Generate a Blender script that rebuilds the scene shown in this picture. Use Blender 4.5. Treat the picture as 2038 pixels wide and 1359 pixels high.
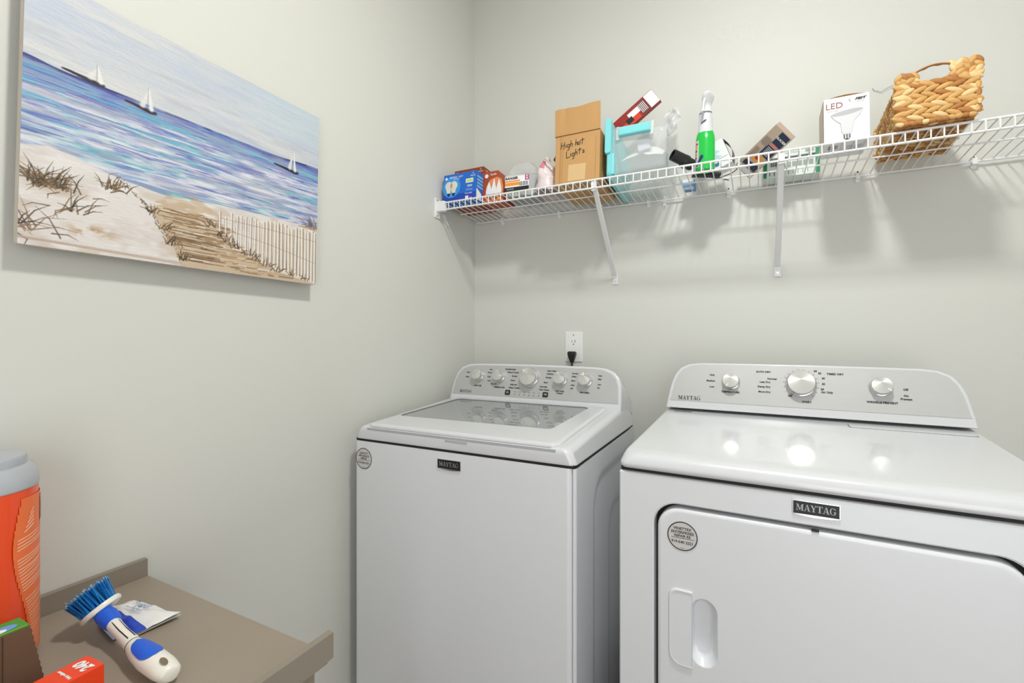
import bpy, bmesh, math, random
import numpy as np
from mathutils import Vector, Matrix, Euler

for o in list(bpy.data.objects):
    bpy.data.objects.remove(o, do_unlink=True)
S = bpy.context.scene
COL = S.collection
random.seed(7)

# ------------------------------------------------------------------ camera, world, exposure
PW, PH = 2038, 1359
F_PX, HORIZON = 947.6, 666.3
cam_d = bpy.data.cameras.new('camera')
cam_d.sensor_fit = 'HORIZONTAL'
cam_d.sensor_width = 36.0
cam_d.lens = F_PX / PW * 36.0
cam_d.shift_y = -(PH / 2 - HORIZON) / PW
cam_d.clip_start = 0.02
cam = bpy.data.objects.new('camera', cam_d)
COL.objects.link(cam)
cam.location = (0, 0, 1.19)
cam.rotation_euler = (math.radians(90), 0, math.radians(27.15))
S.camera = cam

world = bpy.data.worlds.new('world')
S.world = world
world.use_nodes = True
wbg = world.node_tree.nodes['Background']
wbg.inputs['Color'].default_value = (0.93, 0.97, 1.0, 1)
wbg.inputs['Strength'].default_value = 1.0

S.view_settings.view_transform = 'Standard'
S.view_settings.look = 'None'
S.view_settings.gamma = 1
S.view_settings.use_curve_mapping = False
S.view_settings.exposure = 0.0

LAMP_STRENGTH = 245.0
FILL_POWER = 16.0

# added fill light, unseen, set in the doorway opening behind the camera
ad = bpy.data.lights.new('added_fill_light', 'AREA')
ad.shape = 'RECTANGLE'; ad.size = 0.95; ad.size_y = 2.0
ad.energy = FILL_POWER
ad.color = (0.97, 0.98, 1.0)
ao = bpy.data.objects.new('added_fill_light', ad)
COL.objects.link(ao)
ao.location = (0.58, -1.12, 1.08)
ao.rotation_euler = (math.radians(90), 0, math.radians(14))

# ------------------------------------------------------------------ helpers
def s2l(c):
    c = c / 255.0
    return c / 12.92 if c <= 0.04045 else ((c + 0.055) / 1.055) ** 2.4

def rgb(t):
    return (s2l(t[0]), s2l(t[1]), s2l(t[2]), 1.0)

MATS = {}
def mat(name, col, rough=0.5, metal=0.0, coat=0.0, alpha=1.0, trans=0.0, ior=1.5,
        bump=0.0, bscale=200.0, bstretch=(1, 1, 1), vary=0.0, vscale=30.0, emit=None, estr=0.0, spec=0.5, aniso=0.0):
    if name in MATS:
        return MATS[name]
    m = bpy.data.materials.new(name)
    m.use_nodes = True
    nt = m.node_tree
    b = nt.nodes['Principled BSDF']
    c = rgb(col)
    b.inputs['Base Color'].default_value = c
    b.inputs['Roughness'].default_value = rough
    b.inputs['Metallic'].default_value = metal
    b.inputs['Coat Weight'].default_value = coat
    b.inputs['Coat Roughness'].default_value = 0.06
    b.inputs['Alpha'].default_value = alpha
    b.inputs['Transmission Weight'].default_value = trans
    b.inputs['IOR'].default_value = ior
    b.inputs['Specular IOR Level'].default_value = spec
    b.inputs['Anisotropic'].default_value = aniso
    if emit:
        b.inputs['Emission Color'].default_value = rgb(emit)
        b.inputs['Emission Strength'].default_value = estr
    if bump > 0 or vary > 0:
        tc = nt.nodes.new('ShaderNodeTexCoord')
        mp = nt.nodes.new('ShaderNodeMapping')
        mp.inputs['Scale'].default_value = bstretch
        nt.links.new(tc.outputs['Object'], mp.inputs['Vector'])
    if bump > 0:
        nz = nt.nodes.new('ShaderNodeTexNoise')
        nz.inputs['Scale'].default_value = bscale
        nz.inputs['Detail'].default_value = 3
        bp = nt.nodes.new('ShaderNodeBump')
        bp.inputs['Strength'].default_value = bump
        bp.inputs['Distance'].default_value = 0.001
        nt.links.new(mp.outputs['Vector'], nz.inputs['Vector'])
        nt.links.new(nz.outputs['Fac'], bp.inputs['Height'])
        nt.links.new(bp.outputs['Normal'], b.inputs['Normal'])
    if vary > 0:
        n2 = nt.nodes.new('ShaderNodeTexNoise')
        n2.inputs['Scale'].default_value = vscale
        n2.inputs['Detail'].default_value = 4
        nt.links.new(mp.outputs['Vector'], n2.inputs['Vector'])
        mx = nt.nodes.new('ShaderNodeMix')
        mx.data_type = 'RGBA'
        nt.links.new(n2.outputs['Fac'], mx.inputs[0])
        mx.inputs[6].default_value = tuple(max(0, v * (1 - vary)) for v in c[:3]) + (1,)
        mx.inputs[7].default_value = tuple(min(1, v * (1 + vary)) for v in c[:3]) + (1,)
        nt.links.new(mx.outputs[2], b.inputs['Base Color'])
    MATS[name] = m
    return m

def attr_mat(name, rough=0.5, bump=0.0, coat=0.0):
    m = bpy.data.materials.new(name)
    m.use_nodes = True
    nt = m.node_tree
    b = nt.nodes['Principled BSDF']
    a = nt.nodes.new('ShaderNodeAttribute')
    a.attribute_name = 'paint'
    nt.links.new(a.outputs['Color'], b.inputs['Base Color'])
    b.inputs['Roughness'].default_value = rough
    b.inputs['Coat Weight'].default_value = coat
    if bump > 0:
        tc = nt.nodes.new('ShaderNodeTexCoord')
        mp = nt.nodes.new('ShaderNodeMapping')
        mp.inputs['Scale'].default_value = (1, 1, 4)
        nz = nt.nodes.new('ShaderNodeTexNoise')
        nz.inputs['Scale'].default_value = 60
        nz.inputs['Detail'].default_value = 6
        bp = nt.nodes.new('ShaderNodeBump')
        bp.inputs['Strength'].default_value = bump
        bp.inputs['Distance'].default_value = 0.002
        nt.links.new(tc.outputs['Object'], mp.inputs['Vector'])
        nt.links.new(mp.outputs['Vector'], nz.inputs['Vector'])
        nt.links.new(nz.outputs['Fac'], bp.inputs['Height'])
        nt.links.new(bp.outputs['Normal'], b.inputs['Normal'])
    return m

I4 = Matrix.Identity(4)

def FR(o, ux, uy):
    """frame: plane through o with axes ux, uy; z is the outward normal"""
    ux = Vector(ux).normalized(); uy = Vector(uy).normalized()
    n = ux.cross(uy)
    m = Matrix.Identity(4)
    for i in range(3):
        m[i][0] = ux[i]; m[i][1] = uy[i]; m[i][2] = n[i]; m[i][3] = o[i]
    return m

def aim(direction):
    return Vector(direction).to_track_quat('Z', 'Y').to_matrix().to_4x4()

def rquad(pts, r, n=6):
    """rounded convex polygon (counter-clockwise), fixed number of points per corner"""
    out = []
    k = len(pts)
    for i in range(k):
        p = Vector(pts[i]).to_2d() if len(pts[i]) > 2 else Vector(pts[i])
        a = Vector(pts[i - 1]); b = Vector(pts[(i + 1) % k])
        ra = min(r, (a - p).length * 0.49); rb = min(r, (b - p).length * 0.49)
        pa = p + (a - p).normalized() * ra
        pb = p + (b - p).normalized() * rb
        kf = 0.552
        c1 = pa + (p - pa) * kf; c2 = pb + (p - pb) * kf
        for j in range(n + 1):
            t = j / n
            q = pa * (1 - t) ** 3 + c1 * 3 * t * (1 - t) ** 2 + c2 * 3 * t * t * (1 - t) + pb * t ** 3
            out.append((q.x, q.y))
    return out

def rr(x0, x1, y0, y1, r, n=6):
    return rquad([(x0, y0), (x1, y0), (x1, y1), (x0, y1)], r, n)

def circ(r, n=32, cx=0, cy=0, ry=None):
    ry = r if ry is None else ry
    return [(cx + r * math.cos(2 * math.pi * i / n), cy + ry * math.sin(2 * math.pi * i / n)) for i in range(n)]

class MB:
    def __init__(self):
        self.bm = bmesh.new()

    def ring(self, pts, M=I4):
        return [self.bm.verts.new(M @ Vector(p)) for p in pts]

    def face(self, vs, mi=0):
        try:
            f = self.bm.faces.new(vs); f.material_index = mi; return f
        except ValueError:
            return None

    def loft(self, rings, M=I4, mi=0, cap0=True, cap1=True, closed=True, mi_cap1=None):
        rs = [self.ring(r, M) for r in rings]
        for a, b in zip(rs[:-1], rs[1:]):
            n = len(a)
            for i in range(n if closed else n - 1):
                j = (i + 1) % n
                self.face([a[i], a[j], b[j], b[i]], mi)
        if cap0: self.face(rs[0][::-1], mi)
        if cap1: self.face(rs[-1], mi if mi_cap1 is None else mi_cap1)
        return rs

    def prism(self, pts2, z0, z1, M=I4, mi=0, bevel=0.0):
        """polygon extruded along the frame's z"""
        if bevel > 0:
            c = Vector((sum(p[0] for p in pts2) / len(pts2), sum(p[1] for p in pts2) / len(pts2)))
            def sc(d):
                return [(c.x + (p[0] - c.x) * (1 - d / max(1e-6, (Vector(p) - c).length)),
                         c.y + (p[1] - c.y) * (1 - d / max(1e-6, (Vector(p) - c).length))) for p in pts2]
            s = sc(bevel)
            rings = [[(p[0], p[1], z0) for p in pts2], [(p[0], p[1], z1 - bevel) for p in pts2], [(p[0], p[1], z1) for p in s]]
        else:
            rings = [[(p[0], p[1], z0) for p in pts2], [(p[0], p[1], z1) for p in pts2]]
        return self.loft(rings, M, mi)

    def box(self, x0, x1, y0, y1, z0, z1, M=I4, mi=0, bev=0.0):
        t = bmesh.new()
        r = bmesh.ops.create_cube(t, size=1)
        for v in t.verts:
            v.co = Vector(((x0 + x1) / 2 + v.co.x * (x1 - x0), (y0 + y1) / 2 + v.co.y * (y1 - y0), (z0 + z1) / 2 + v.co.z * (z1 - z0)))
        if bev > 0:
            bmesh.ops.bevel(t, geom=t.edges[:], offset=bev, segments=2, affect='EDGES', profile=0.6)
        self.add(t, M, mi)
        t.free()

    def add(self, t, M=I4, mi=0):
        mp = {}
        for v in t.verts: mp[v.index if False else v] = self.bm.verts.new(M @ v.co)
        for f in t.faces: self.face([mp[v] for v in f.verts], mi)

    def poly(self, pts2, M=I4, mi=0, z=0.0):
        return self.face([self.bm.verts.new(M @ Vector((p[0], p[1], z))) for p in pts2], mi)

    def rect(self, x0, x1, y0, y1, M=I4, mi=0, z=0.0):
        return self.poly([(x0, y0), (x1, y0), (x1, y1), (x0, y1)], M, mi, z)

    def stroke(self, pts, w, M=I4, mi=0, z=0.0):
        for a, b in zip(pts[:-1], pts[1:]):
            a = Vector(a); b = Vector(b); d = (b - a)
            if d.length < 1e-7: continue
            d.normalize(); n = Vector((-d.y, d.x)) * w / 2; e = d * w * 0.25
            self.poly([tuple(a - e - n), tuple(b + e - n), tuple(b + e + n), tuple(a - e + n)], M, mi, z)

    def annulus(self, ro, ri, M=I4, mi=0, z=0.0, n=40, cx=0, cy=0):
        a = self.ring([(p[0], p[1], z) for p in circ(ro, n, cx, cy)], M)
        b = self.ring([(p[0], p[1], z) for p in circ(ri, n, cx, cy)], M)
        for i in range(n):
            j = (i + 1) % n
            self.face([a[i], a[j], b[j], b[i]], mi)

    def disc(self, r, M=I4, mi=0, z=0.0, n=40, cx=0, cy=0, ry=None):
        self.poly(circ(r, n, cx, cy, ry), M, mi, z)

    def tube(self, pts, r, n=8, mi=0, M=I4, cap=True, radii=None, flat=1.0):
        pts = [Vector(p) for p in pts]
        rings = []
        up = Vector((0, 0, 1))
        t0 = (pts[1] - pts[0]).normalized()
        if abs(t0.dot(up)) > 0.95: up = Vector((0, 1, 0))
        side = t0.cross(up).normalized()
        for i, p in enumerate(pts):
            if i == 0: t = pts[1] - pts[0]
            elif i == len(pts) - 1: t = pts[-1] - pts[-2]
            else: t = (pts[i + 1] - pts[i]).normalized() + (pts[i] - pts[i - 1]).normalized()
            t.normalize()
            side = (side - t * side.dot(t)).normalized()
            nrm = side.cross(t).normalized()
            rad = radii[i] if radii else r
            rings.append([p + side * rad * math.cos(2 * math.pi * k / n) + nrm * rad * flat * math.sin(2 * math.pi * k / n) for k in range(n)])
        self.loft(rings, M, mi, cap, cap)

    def lathe(self, prof, n=32, M=I4, mi=0, cap0=True, cap1=True, sy=1.0):
        self.loft([[(r * math.cos(2 * math.pi * k / n), sy * r * math.sin(2 * math.pi * k / n), z) for k in range(n)] for r, z in prof], M, mi, cap0, cap1)

    def blob(self, M, rx, ry, rz, mi=0, nu=8, nv=5):
        rings = []
        for j in range(1, nv):
            a = math.pi * j / nv
            rings.append([(rx * math.sin(a) * math.cos(2 * math.pi * k / nu), ry * math.sin(a) * math.sin(2 * math.pi * k / nu), -rz * math.cos(a)) for k in range(nu)])
        self.loft(rings, M, mi)

    def grid(self, nu, nv, fn, M=I4, mi=0):
        vs = [[self.bm.verts.new(M @ Vector(fn(i / (nu - 1), j / (nv - 1)))) for i in range(nu)] for j in range(nv)]
        for j in range(nv - 1):
            for i in range(nu - 1):
                self.face([vs[j][i], vs[j][i + 1], vs[j + 1][i + 1], vs[j + 1][i]], mi)

    def text(self, body, size, M=I4, mi=0, align='CENTER', shear=0.0, sx=1.0, bold=0.0):
        cu = bpy.data.curves.new('t', 'FONT')
        cu.body = body; cu.size = size; cu.align_x = align; cu.align_y = 'CENTER'
        cu.shear = shear; cu.offset = bold; cu.resolution_u = 2
        ob = bpy.data.objects.new('t', cu)
        COL.objects.link(ob)
        dg = bpy.context.evaluated_depsgraph_get()
        me = bpy.data.meshes.new_from_object(ob.evaluated_get(dg))
        bpy.data.objects.remove(ob); bpy.data.curves.remove(cu)
        vs = [self.bm.verts.new(M @ Vector((v.co.x * sx, v.co.y, v.co.z))) for v in me.vertices]
        for p in me.polygons: self.face([vs[i] for i in p.vertices], mi)
        bpy.data.meshes.remove(me)

    def build(self, name, mats, parent=None, angle=40, loc=None):
        bm = self.bm
        bmesh.ops.recalc_face_normals(bm, faces=bm.faces[:]) if not getattr(self, 'keep', False) else None
        ca = math.radians(angle)
        for f in bm.faces: f.smooth = True
        for e in bm.edges:
            e.smooth = not (len(e.link_faces) == 2 and e.calc_face_angle(0) > ca)
        me = bpy.data.meshes.new(name)
        bm.to_mesh(me); bm.free()
        for m in (mats if isinstance(mats, (list, tuple)) else [mats]): me.materials.append(m)
        o = bpy.data.objects.new(name, me)
        COL.objects.link(o)
        if len(me.polygons) < 9000:
            wn = o.modifiers.new('weighted_normals', 'WEIGHTED_NORMAL'); wn.keep_sharp = True; wn.weight = 90
        if parent: o.parent = parent
        if loc: o.location = loc
        return o

def thing(name, label, cat, loc=(0, 0, 0), rot=(0, 0, 0), group=None):
    o = bpy.data.objects.new(name, None)
    COL.objects.link(o)
    o.empty_display_size = 0.05
    o.location = loc
    o.rotation_euler = rot
    o['label'] = label; o['category'] = cat
    if group: o['group'] = group
    return o

def tag(o, label, cat, group=None):
    o['label'] = label; o['category'] = cat
    if group: o['group'] = group
    return o

def struct(o):
    o['kind'] = 'structure'
    return o

def dup_tree(o, parent=None):
    c = o.copy(); COL.objects.link(c); c.parent = parent
    for ch in list(o.children): dup_tree(ch, c)
    return c

# serif capitals for the maker's name, built from slab strokes (unit height)
GLY = {
 'M': (1.12, [[(.12,0),(.19,0),(.19,1),(.12,1)], [(.12,1),(.32,1),(.62,.12),(.50,.05)], [(.50,.05),(.62,.12),(.86,1),(.80,1)], [(.80,0),(1.0,0),(1.0,1),(.80,1)],
              [(0,0),(.31,0),(.31,.05),(0,.05)], [(.70,0),(1.1,0),(1.1,.05),(.70,.05)], [(0,.95),(.3,.95),(.3,1),(0,1)], [(.82,.95),(1.1,.95),(1.1,1),(.82,1)]]),
 'A': (.92, [[(.10,0),(.17,0),(.47,1),(.41,1)], [(.41,1),(.55,1),(.86,0),(.64,0)], [(.22,.28),(.72,.28),(.71,.34),(.24,.34)], [(0,0),(.28,0),(.28,.05),(0,.05)], [(.55,0),(.95,0),(.95,.05),(.55,.05)]]),
 'Y': (.90, [[(.36,0),(.56,0),(.56,.45),(.36,.45)], [(.06,1),(.28,1),(.56,.42),(.36,.42)], [(.72,1),(.80,1),(.56,.42),(.48,.42)], [(.24,0),(.68,0),(.68,.05),(.24,.05)], [(0,.95),(.36,.95),(.36,1),(0,1)], [(.62,.95),(.9,.95),(.9,1),(.62,1)]]),
 'T': (.84, [[(.32,0),(.52,0),(.52,1),(.32,1)], [(.02,.94),(.82,.94),(.82,1),(.02,1)], [(.02,.74),(.07,.74),(.1,.96),(.02,.96)], [(.77,.74),(.82,.74),(.82,.96),(.74,.96)], [(.2,0),(.64,0),(.64,.05),(.2,.05)]]),
 'G': (.98, []),
}
def _g():
    out = []
    n = 22
    for i in range(n):
        a0 = math.radians(42 + (322 - 42) * i / n); a1 = math.radians(42 + (322 - 42) * (i + 1) / n)
        def pt(a, k):
            w = 0.06 + 0.11 * abs(math.cos(a)) if k else 0
            return (.47 + (.42 - w) * math.cos(a), .5 + (.52 - w * .5) * math.sin(a))
        out.append([pt(a0, 0), pt(a1, 0), pt(a1, 1), pt(a0, 1)])
    out += [[(.66,.02),(.84,.10),(.84,.46),(.66,.46)], [(.56,.42),(.94,.42),(.94,.47),(.56,.47)], [(.76,.7),(.82,.7),(.82,.98),(.76,.9)]]
    return out
GLY['G'] = (.98, _g())
def serif_word(mb, word, h, M, mi, z0=0, z1=None, sx=1.0):
    tot = sum(GLY[c][0] for c in word) * h * sx
    x = -tot / 2
    for c in word:
        w, qs = GLY[c]
        for q in qs:
            pts = [(x + p[0] * h * sx, (p[1] - .5) * h) for p in q]
            if z1 is None: mb.poly(pts, M, mi, z0)
            else: mb.prism(pts, z0, z1, M, mi)
        x += w * h * sx

# ------------------------------------------------------------------ materials
WALL = mat('greige_wall_paint', (214, 214, 208), rough=0.55, bump=0.12, bscale=260, vary=0.012, vscale=1.5)
WHITE = mat('glossy_white_enamel', (212, 213, 216), rough=0.25, coat=0.5)
WHITE2 = mat('white_appliance_panel', (226, 228, 232), rough=0.32, coat=0.25)
DARK = mat('dark_seam', (30, 30, 32), rough=0.7)
BRUSHED = mat('brushed_silver_panel', (188, 188, 187), rough=0.45, metal=0.3, bump=0.15, bscale=90, bstretch=(1, 40, 40), vary=0.05, vscale=20)
CHROME = mat('chrome', (230, 230, 232), rough=0.12, metal=1.0)
KNOBTOP = mat('spun_metal_cap', (222, 221, 218), rough=0.42, metal=1.0, aniso=0.6)
INK = mat('dark_printed_ink', (26, 26, 28), rough=0.6)
INKG = mat('grey_printed_ink', (110, 110, 110), rough=0.6)
BLACK = mat('black_plastic', (24, 24, 25), rough=0.4)
WIRE = mat('white_vinyl_coated_wire', (238, 238, 238), rough=0.3)
TRIMW = mat('white_trim_paint', (235, 235, 233), rough=0.35)
GLASS = mat('smoked_lid_glass', (204, 208, 208), rough=0.0, trans=0.55, ior=2.1)
STEEL = mat('stainless_drum', (190, 190, 192), rough=0.3, metal=0.9)
CARTTOP = mat('taupe_painted_top', (152, 140, 125), rough=0.45, vary=0.05, vscale=9, bump=0.05, bscale=60)
CARTSIDE = mat('taupe_painted_wood', (140, 131, 118), rough=0.5, vary=0.05, vscale=12)
WHITEP = mat('white_print', (240, 240, 240), rough=0.5)
CARD = mat('corrugated_cardboard', (196, 152, 98), rough=0.8, vary=0.08, vscale=25, bump=0.2, bscale=120, bstretch=(1, 1, .2))
CARDIN = mat('dark_inner_cardboard', (104, 78, 58), rough=0.85, vary=0.08, vscale=20)
PAPERW = mat('white_paper', (236, 236, 236), rough=0.7)
CLEAR = mat('clear_milky_plastic', (236, 240, 240), rough=0.12, alpha=0.30, spec=0.6)
CLEAR2 = mat('frosted_plastic', (232, 236, 236), rough=0.3, alpha=0.55)
BAGW = mat('thin_white_plastic', (238, 238, 238), rough=0.35, alpha=0.8, bump=0.5, bscale=50)

# ------------------------------------------------------------------ the room
XL, XR, YB, YF, ZC = -1.118, 1.15, 1.815, -1.15, 2.74
def wallbox(name, b, m=WALL):
    mb = MB(); mb.box(*b); return struct(mb.build(name, m))
wallbox('wall_left', (XL - .1, XL, YF - .1, YB + .1, 0, ZC))
wallbox('wall_back', (XL, XR, YB, YB + .1, 0, ZC))
wallbox('wall_right', (XR, XR + .1, YF - .1, YB + .1, 0, ZC))
mb = MB()
mb.box(XL, .09, YF - .1, YF, 0, ZC); mb.box(1.07, XR, YF - .1, YF, 0, ZC); mb.box(.09, 1.07, YF - .1, YF, 2.08, ZC)
struct(mb.build('wall_front', WALL))
CEIL = mat('white_ceiling_paint', (240, 240, 238), rough=0.8)
wallbox('ceiling', (XL - .1, XR + .1, YF - .1, YB + .1, ZC, ZC + .1), CEIL)
FLOOR = mat('brown_vinyl_plank', (118, 98, 80), rough=0.45, vary=0.15, vscale=6, bstretch=(8, 1, 1))
wallbox('floor', (XL - .1, XR + .1, YF - .1, YB + .1, -.1, 0), FLOOR)
def baseb(name, b):
    mb = MB(); mb.box(*b, bev=.003); struct(mb.build(name, TRIMW))
baseb('baseboard_back', (XL + .012, XR - .012, YB - .012, YB, 0, .098))
baseb('baseboard_left', (XL, XL + .012, YF, YB, 0, .098))
baseb('baseboard_right', (XR - .012, XR, YF, YB, 0, .098))
mb = MB()
mb.box(.02, .09, YF, YF + .015, 0, 2.15, bev=.003); mb.box(1.07, 1.135, YF, YF + .015, 0, 2.15, bev=.003); mb.box(.09, 1.07, YF, YF + .015, 2.08, 2.15, bev=.003)
struct(mb.build('trim_1', TRIMW))

# the ceiling lamp
t = thing('ceiling_light', 'round white flush ceiling light above the laundry appliances', 'light', (.05, .60, ZC))
mb = MB(); mb.lathe([(.115, 0), (.115, -.02), (.10, -.03)], 40); mb.build('base', WHITE, t)
mb = MB(); mb.lathe([(.098, -.028), (.098, -.033), (.09, -.041), (.05, -.047), (.01, -.048)], 32)
mb.build('diffuser', mat('lamp_diffuser', (255, 250, 240), rough=.5, emit=(254, 255, 250), estr=LAMP_STRENGTH), t)

# ------------------------------------------------------------------ knob
def knob(parent, x, h, r, FM, depth=.026, ang=0.0, skirt=True):
    """FM: frame of the console face"""
    M = FM @ Matrix.Translation((x, h, 0)) @ Matrix.Rotation(ang, 4, 'Z')
    mb = MB()
    if skirt: mb.lathe([(r * 1.10, 0), (r * 1.10, .004), (r * 1.03, .008)], 36, M)
    n = 48
    rings = []
    for z, k in ((.004, 1.0), (.008, 1.0), (depth * .75, .97)):
        rings.append([((r * k * (1 - .012 * (i % 2))) * math.cos(2 * math.pi * i / n), (r * k * (1 - .012 * (i % 2))) * math.sin(2 * math.pi * i / n), z) for i in range(n)])
    mb.loft(rings, M)
    k = mb.build('knob', CHROME, parent)
    mb = MB()
    mb.lathe([(r * .97, depth * .75), (r * .965, depth * .92), (r * .93, depth), (r * .2, depth * 1.0), (r * .04, depth * .99)], 40, M)
    mb.build('knob_cap', KNOBTOP, k)
    mb = MB()
    mb.box(-.0012, .0012, r * .55, r * 1.0, depth, depth + .0006, M)
    mb.build('pointer', WHITEP, k)
    return k

def console(parent, half, y0, z0, lean, panel_half, yback, ztop_drop):
    """half: right half outline [(x,h)...] from the bottom up to the centre top"""
    ux = Vector((1, 0, 0)); uy = Vector((0, math.sin(lean), math.cos(lean)))
    FM = FR((0, y0, z0), ux, uy)
    def full(hf):
        return list(hf) + [(-x, h) for x, h in hf[::-1] if x > 1e-6]
    o = full(half)
    def sh(d):
        cx, cy = 0, .06
        return [(x - math.copysign(d, x) if abs(x) > .02 else x, h - d if h > .06 else h) for x, h in o]
    mb = MB()
    r_face = [(x, h, 0) for x, h in sh(.006)]
    r_bev = [(x, h, -.002) for x, h in sh(.002)]
    r_edge = [(x, h, -.007) for x, h in o]
    W3 = [FM @ Vector(p) for p in r_face]; W4 = [FM @ Vector(p) for p in r_bev]; W5 = [FM @ Vector(p) for p in r_edge]
    W6 = [Vector((p.x * 1.012, y0 + (yback - y0) * .55, p.z - ztop_drop * .35 * max(0, (p.z - z0)) / .12)) for p in W5]
    W7 = [Vector((p.x * 1.03, yback, z0 - .03 + (p.z - z0) * (1 - ztop_drop / .12))) for p in W5]
    mb.loft([W3, W4, W5, W6, W7])
    c = mb.build('console', WHITE, parent, angle=50)
    mb = MB()
    pf = full(panel_half)
    mb.loft([[(x, h, .0003) for x, h in pf], [(x, h, .0012) for x, h in pf]], FM)
    mb.build('control_panel', BRUSHED, parent)
    return FM @ Matrix.Translation((0, 0, .0016))

def sticker(parent, M, r, lines):
    mb = MB()
    mb.disc(r, M, 0, .0004); mb.annulus(r, r * .93, M, 1, .0007)
    mb.rect(-r * .72, r * .76, -r * .16, -r * .13, M, 1, .0007)
    ys = (.50, .24, -.0, -.42)
    szs = (.26, .26, .24, .26)
    for tx, y, sz in zip(lines, ys, szs):
        mb.text(tx, r * sz, M @ Matrix.Translation((0, r * y, .0007)), 1, bold=.0002)
    mb.text('www', r * .12, M @ Matrix.Translation((0, -r * .82, .0007)), 1)
    mb.build('round_sticker', [mat('grey_sticker', (205, 205, 203), rough=.4), mat('sticker_print', (70, 52, 54), rough=.5)], parent)

def badge(parent, M, w, h):
    mb = MB()
    mb.box(-w / 2, w / 2, -h / 2, h / 2, 0, .0022, M, 1, bev=.0006)
    mb.box(-w / 2 + .0015, w / 2 - .0015, -h / 2 + .0015, h / 2 - .0015, .0018, .0026, M, 0)
    # shallow smile under the nameplate
    pts = [(-w / 2 + w * i / 12, -h / 2 - .003 * math.sin(math.pi * i / 12)) for i in range(13)]
    mb.poly(pts, M, 1, .0012)
    serif_word(mb, 'MAYTAG', h * .46, M @ Matrix.Translation((0, h * .02, 0)), 2, .0026, .0034, sx=.92)
    mb.build('nameplate', [BLACK, CHROME, mat('badge_silver_letters', (168, 168, 170), rough=.35, metal=.6)], parent)

# ------------------------------------------------------------------ washer
Wt = thing('washing_machine', 'white top-loading washing machine with glass lid in the corner beside the dryer', 'washing machine', (-.7268, 1.06, 0))
hw = .3493
mb = MB()
mb.loft([[(x, y, z) for x, y in rr(-hw, hw - .010, 0, .606, .012)] for z in (.03, .8735)], cap0=True, cap1=True)
mb.build('cabinet', WHITE2, Wt)
mb = MB()
def side(u, v):
    y = .604 - u * .592; z = .03 + v * .8435
    # rounded rectangle recess
    cx, cy, hx, hy, r = .375, .38, .235, .44, .10
    qx = abs(y - cx) - (hx - r); qy = abs(z - cy) - (hy - r)
    d = math.hypot(max(qx, 0), max(qy, 0)) + min(max(qx, qy), 0) - r
    t_ = min(1, max(0, (-d) / .030)); t_ = t_ * t_ * (3 - 2 * t_)
    # second, inner recess
    cx2, hx2, hy2, r2 = .43, .125, .36, .08
    qx = abs(y - cx2) - (hx2 - r2); qy = abs(z - .33) - (hy2 - r2)
    d2 = math.hypot(max(qx, 0), max(qy, 0)) + min(max(qx, qy), 0) - r2
    t2 = min(1, max(0, (-d2) / .02)); t2 = t2 * t2 * (3 - 2 * t2)
    return (hw - .006 * t_ - .003 * t2, y, z)
mb.grid(70, 90, side)
mb.loft([[(hw - .0105, .012 + .0, z), (hw - .006, .0035, z), (hw - .0015, .008, z), (hw, .0125, z)] for z in (.03, .8735)], cap0=False, cap1=False, closed=False)
mb.build('side_panel', WHITE2, Wt)
mb = MB(); mb.box(-hw + .004, hw - .004, .004, .602, .8735, .882); mb.build('seam', DARK, Wt)
for sx in (-1, 1):
    for yy in (.05, .55):
        mb = MB(); mb.lathe([(.022, 0), (.022, .02), (.012, .022), (.012, .034)], 16, Matrix.Translation((sx * .30, yy, 0))); mb.build('foot', BLACK, Wt)
def ztop(y): return .9195 + .0603 * (y - .01)
def wring(ix, iyf, iyb, dz, r, mode='top'):
    pts = rr(-hw + ix, hw - ix, iyf, .606 - iyb, r)
    return [(x, y, (ztop(y) + dz) if mode == 'top' else dz) for x, y in pts]
opening = [(-.300, .060), (.280, .060), (.280, .470), (-.300, .470)]
mb = MB()
R0 = wring(0, 0, 0, .881, .018, 'abs'); R1 = wring(.000, -.001, 0, .886, .018, 'abs')
R2 = wring(.009, .0, .004, -.014, .018); R3 = wring(.016, .0015, .006, -.006, .018); R4 = wring(.024, .006, .010, -.0012, .018); R5 = wring(.032, .014, .016, 0, .016)
R6 = [(x, y, ztop(y)) for x, y in rquad(opening, .03)]
R7 = [(x, y, ztop(y) - .05) for x, y in rquad(opening, .03)]
mb.loft([R0, R1, R2, R3, R4, R5, R6, R7], cap0=False, cap1=False)
mb.build('top_cover', WHITE, Wt, angle=50)
# tub seen through the glass
mb = MB()
base = [(x * .98, y, ztop(.25) - .052) for x, y in rquad(opening, .03)]
n = len(base)
cir = []
for (x, y, z) in base:
    a = math.atan2(y - .265, x); cir.append((.225 * math.cos(a), .265 + .195 * math.sin(a), ztop(.25) - .075))
cir2 = [(x, y, z - .02) for x, y, z in cir]
mb.loft([base, cir, cir2], cap0=False, cap1=False)
mb.build('tub_ring', mat('grey_white_tub_ring', (226, 228, 230), rough=.4), Wt)
mb = MB()
c3 = [(x, y, z - .30) for x, y, z in cir2]
mb.loft([cir2, c3], cap0=False, cap1=True)
d_ = mb.build('drum', STEEL, Wt)
mb = MB(); mb.lathe([(.17, .585), (.12, .60), (.05, .63), (.035, .70), (.03, .74), (.02, .75)], 24, Matrix.Translation((0, .265, 0)))
mb.build('agitator', mat('pale_agitator_plastic', (205, 206, 208), rough=.35), Wt)
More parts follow.
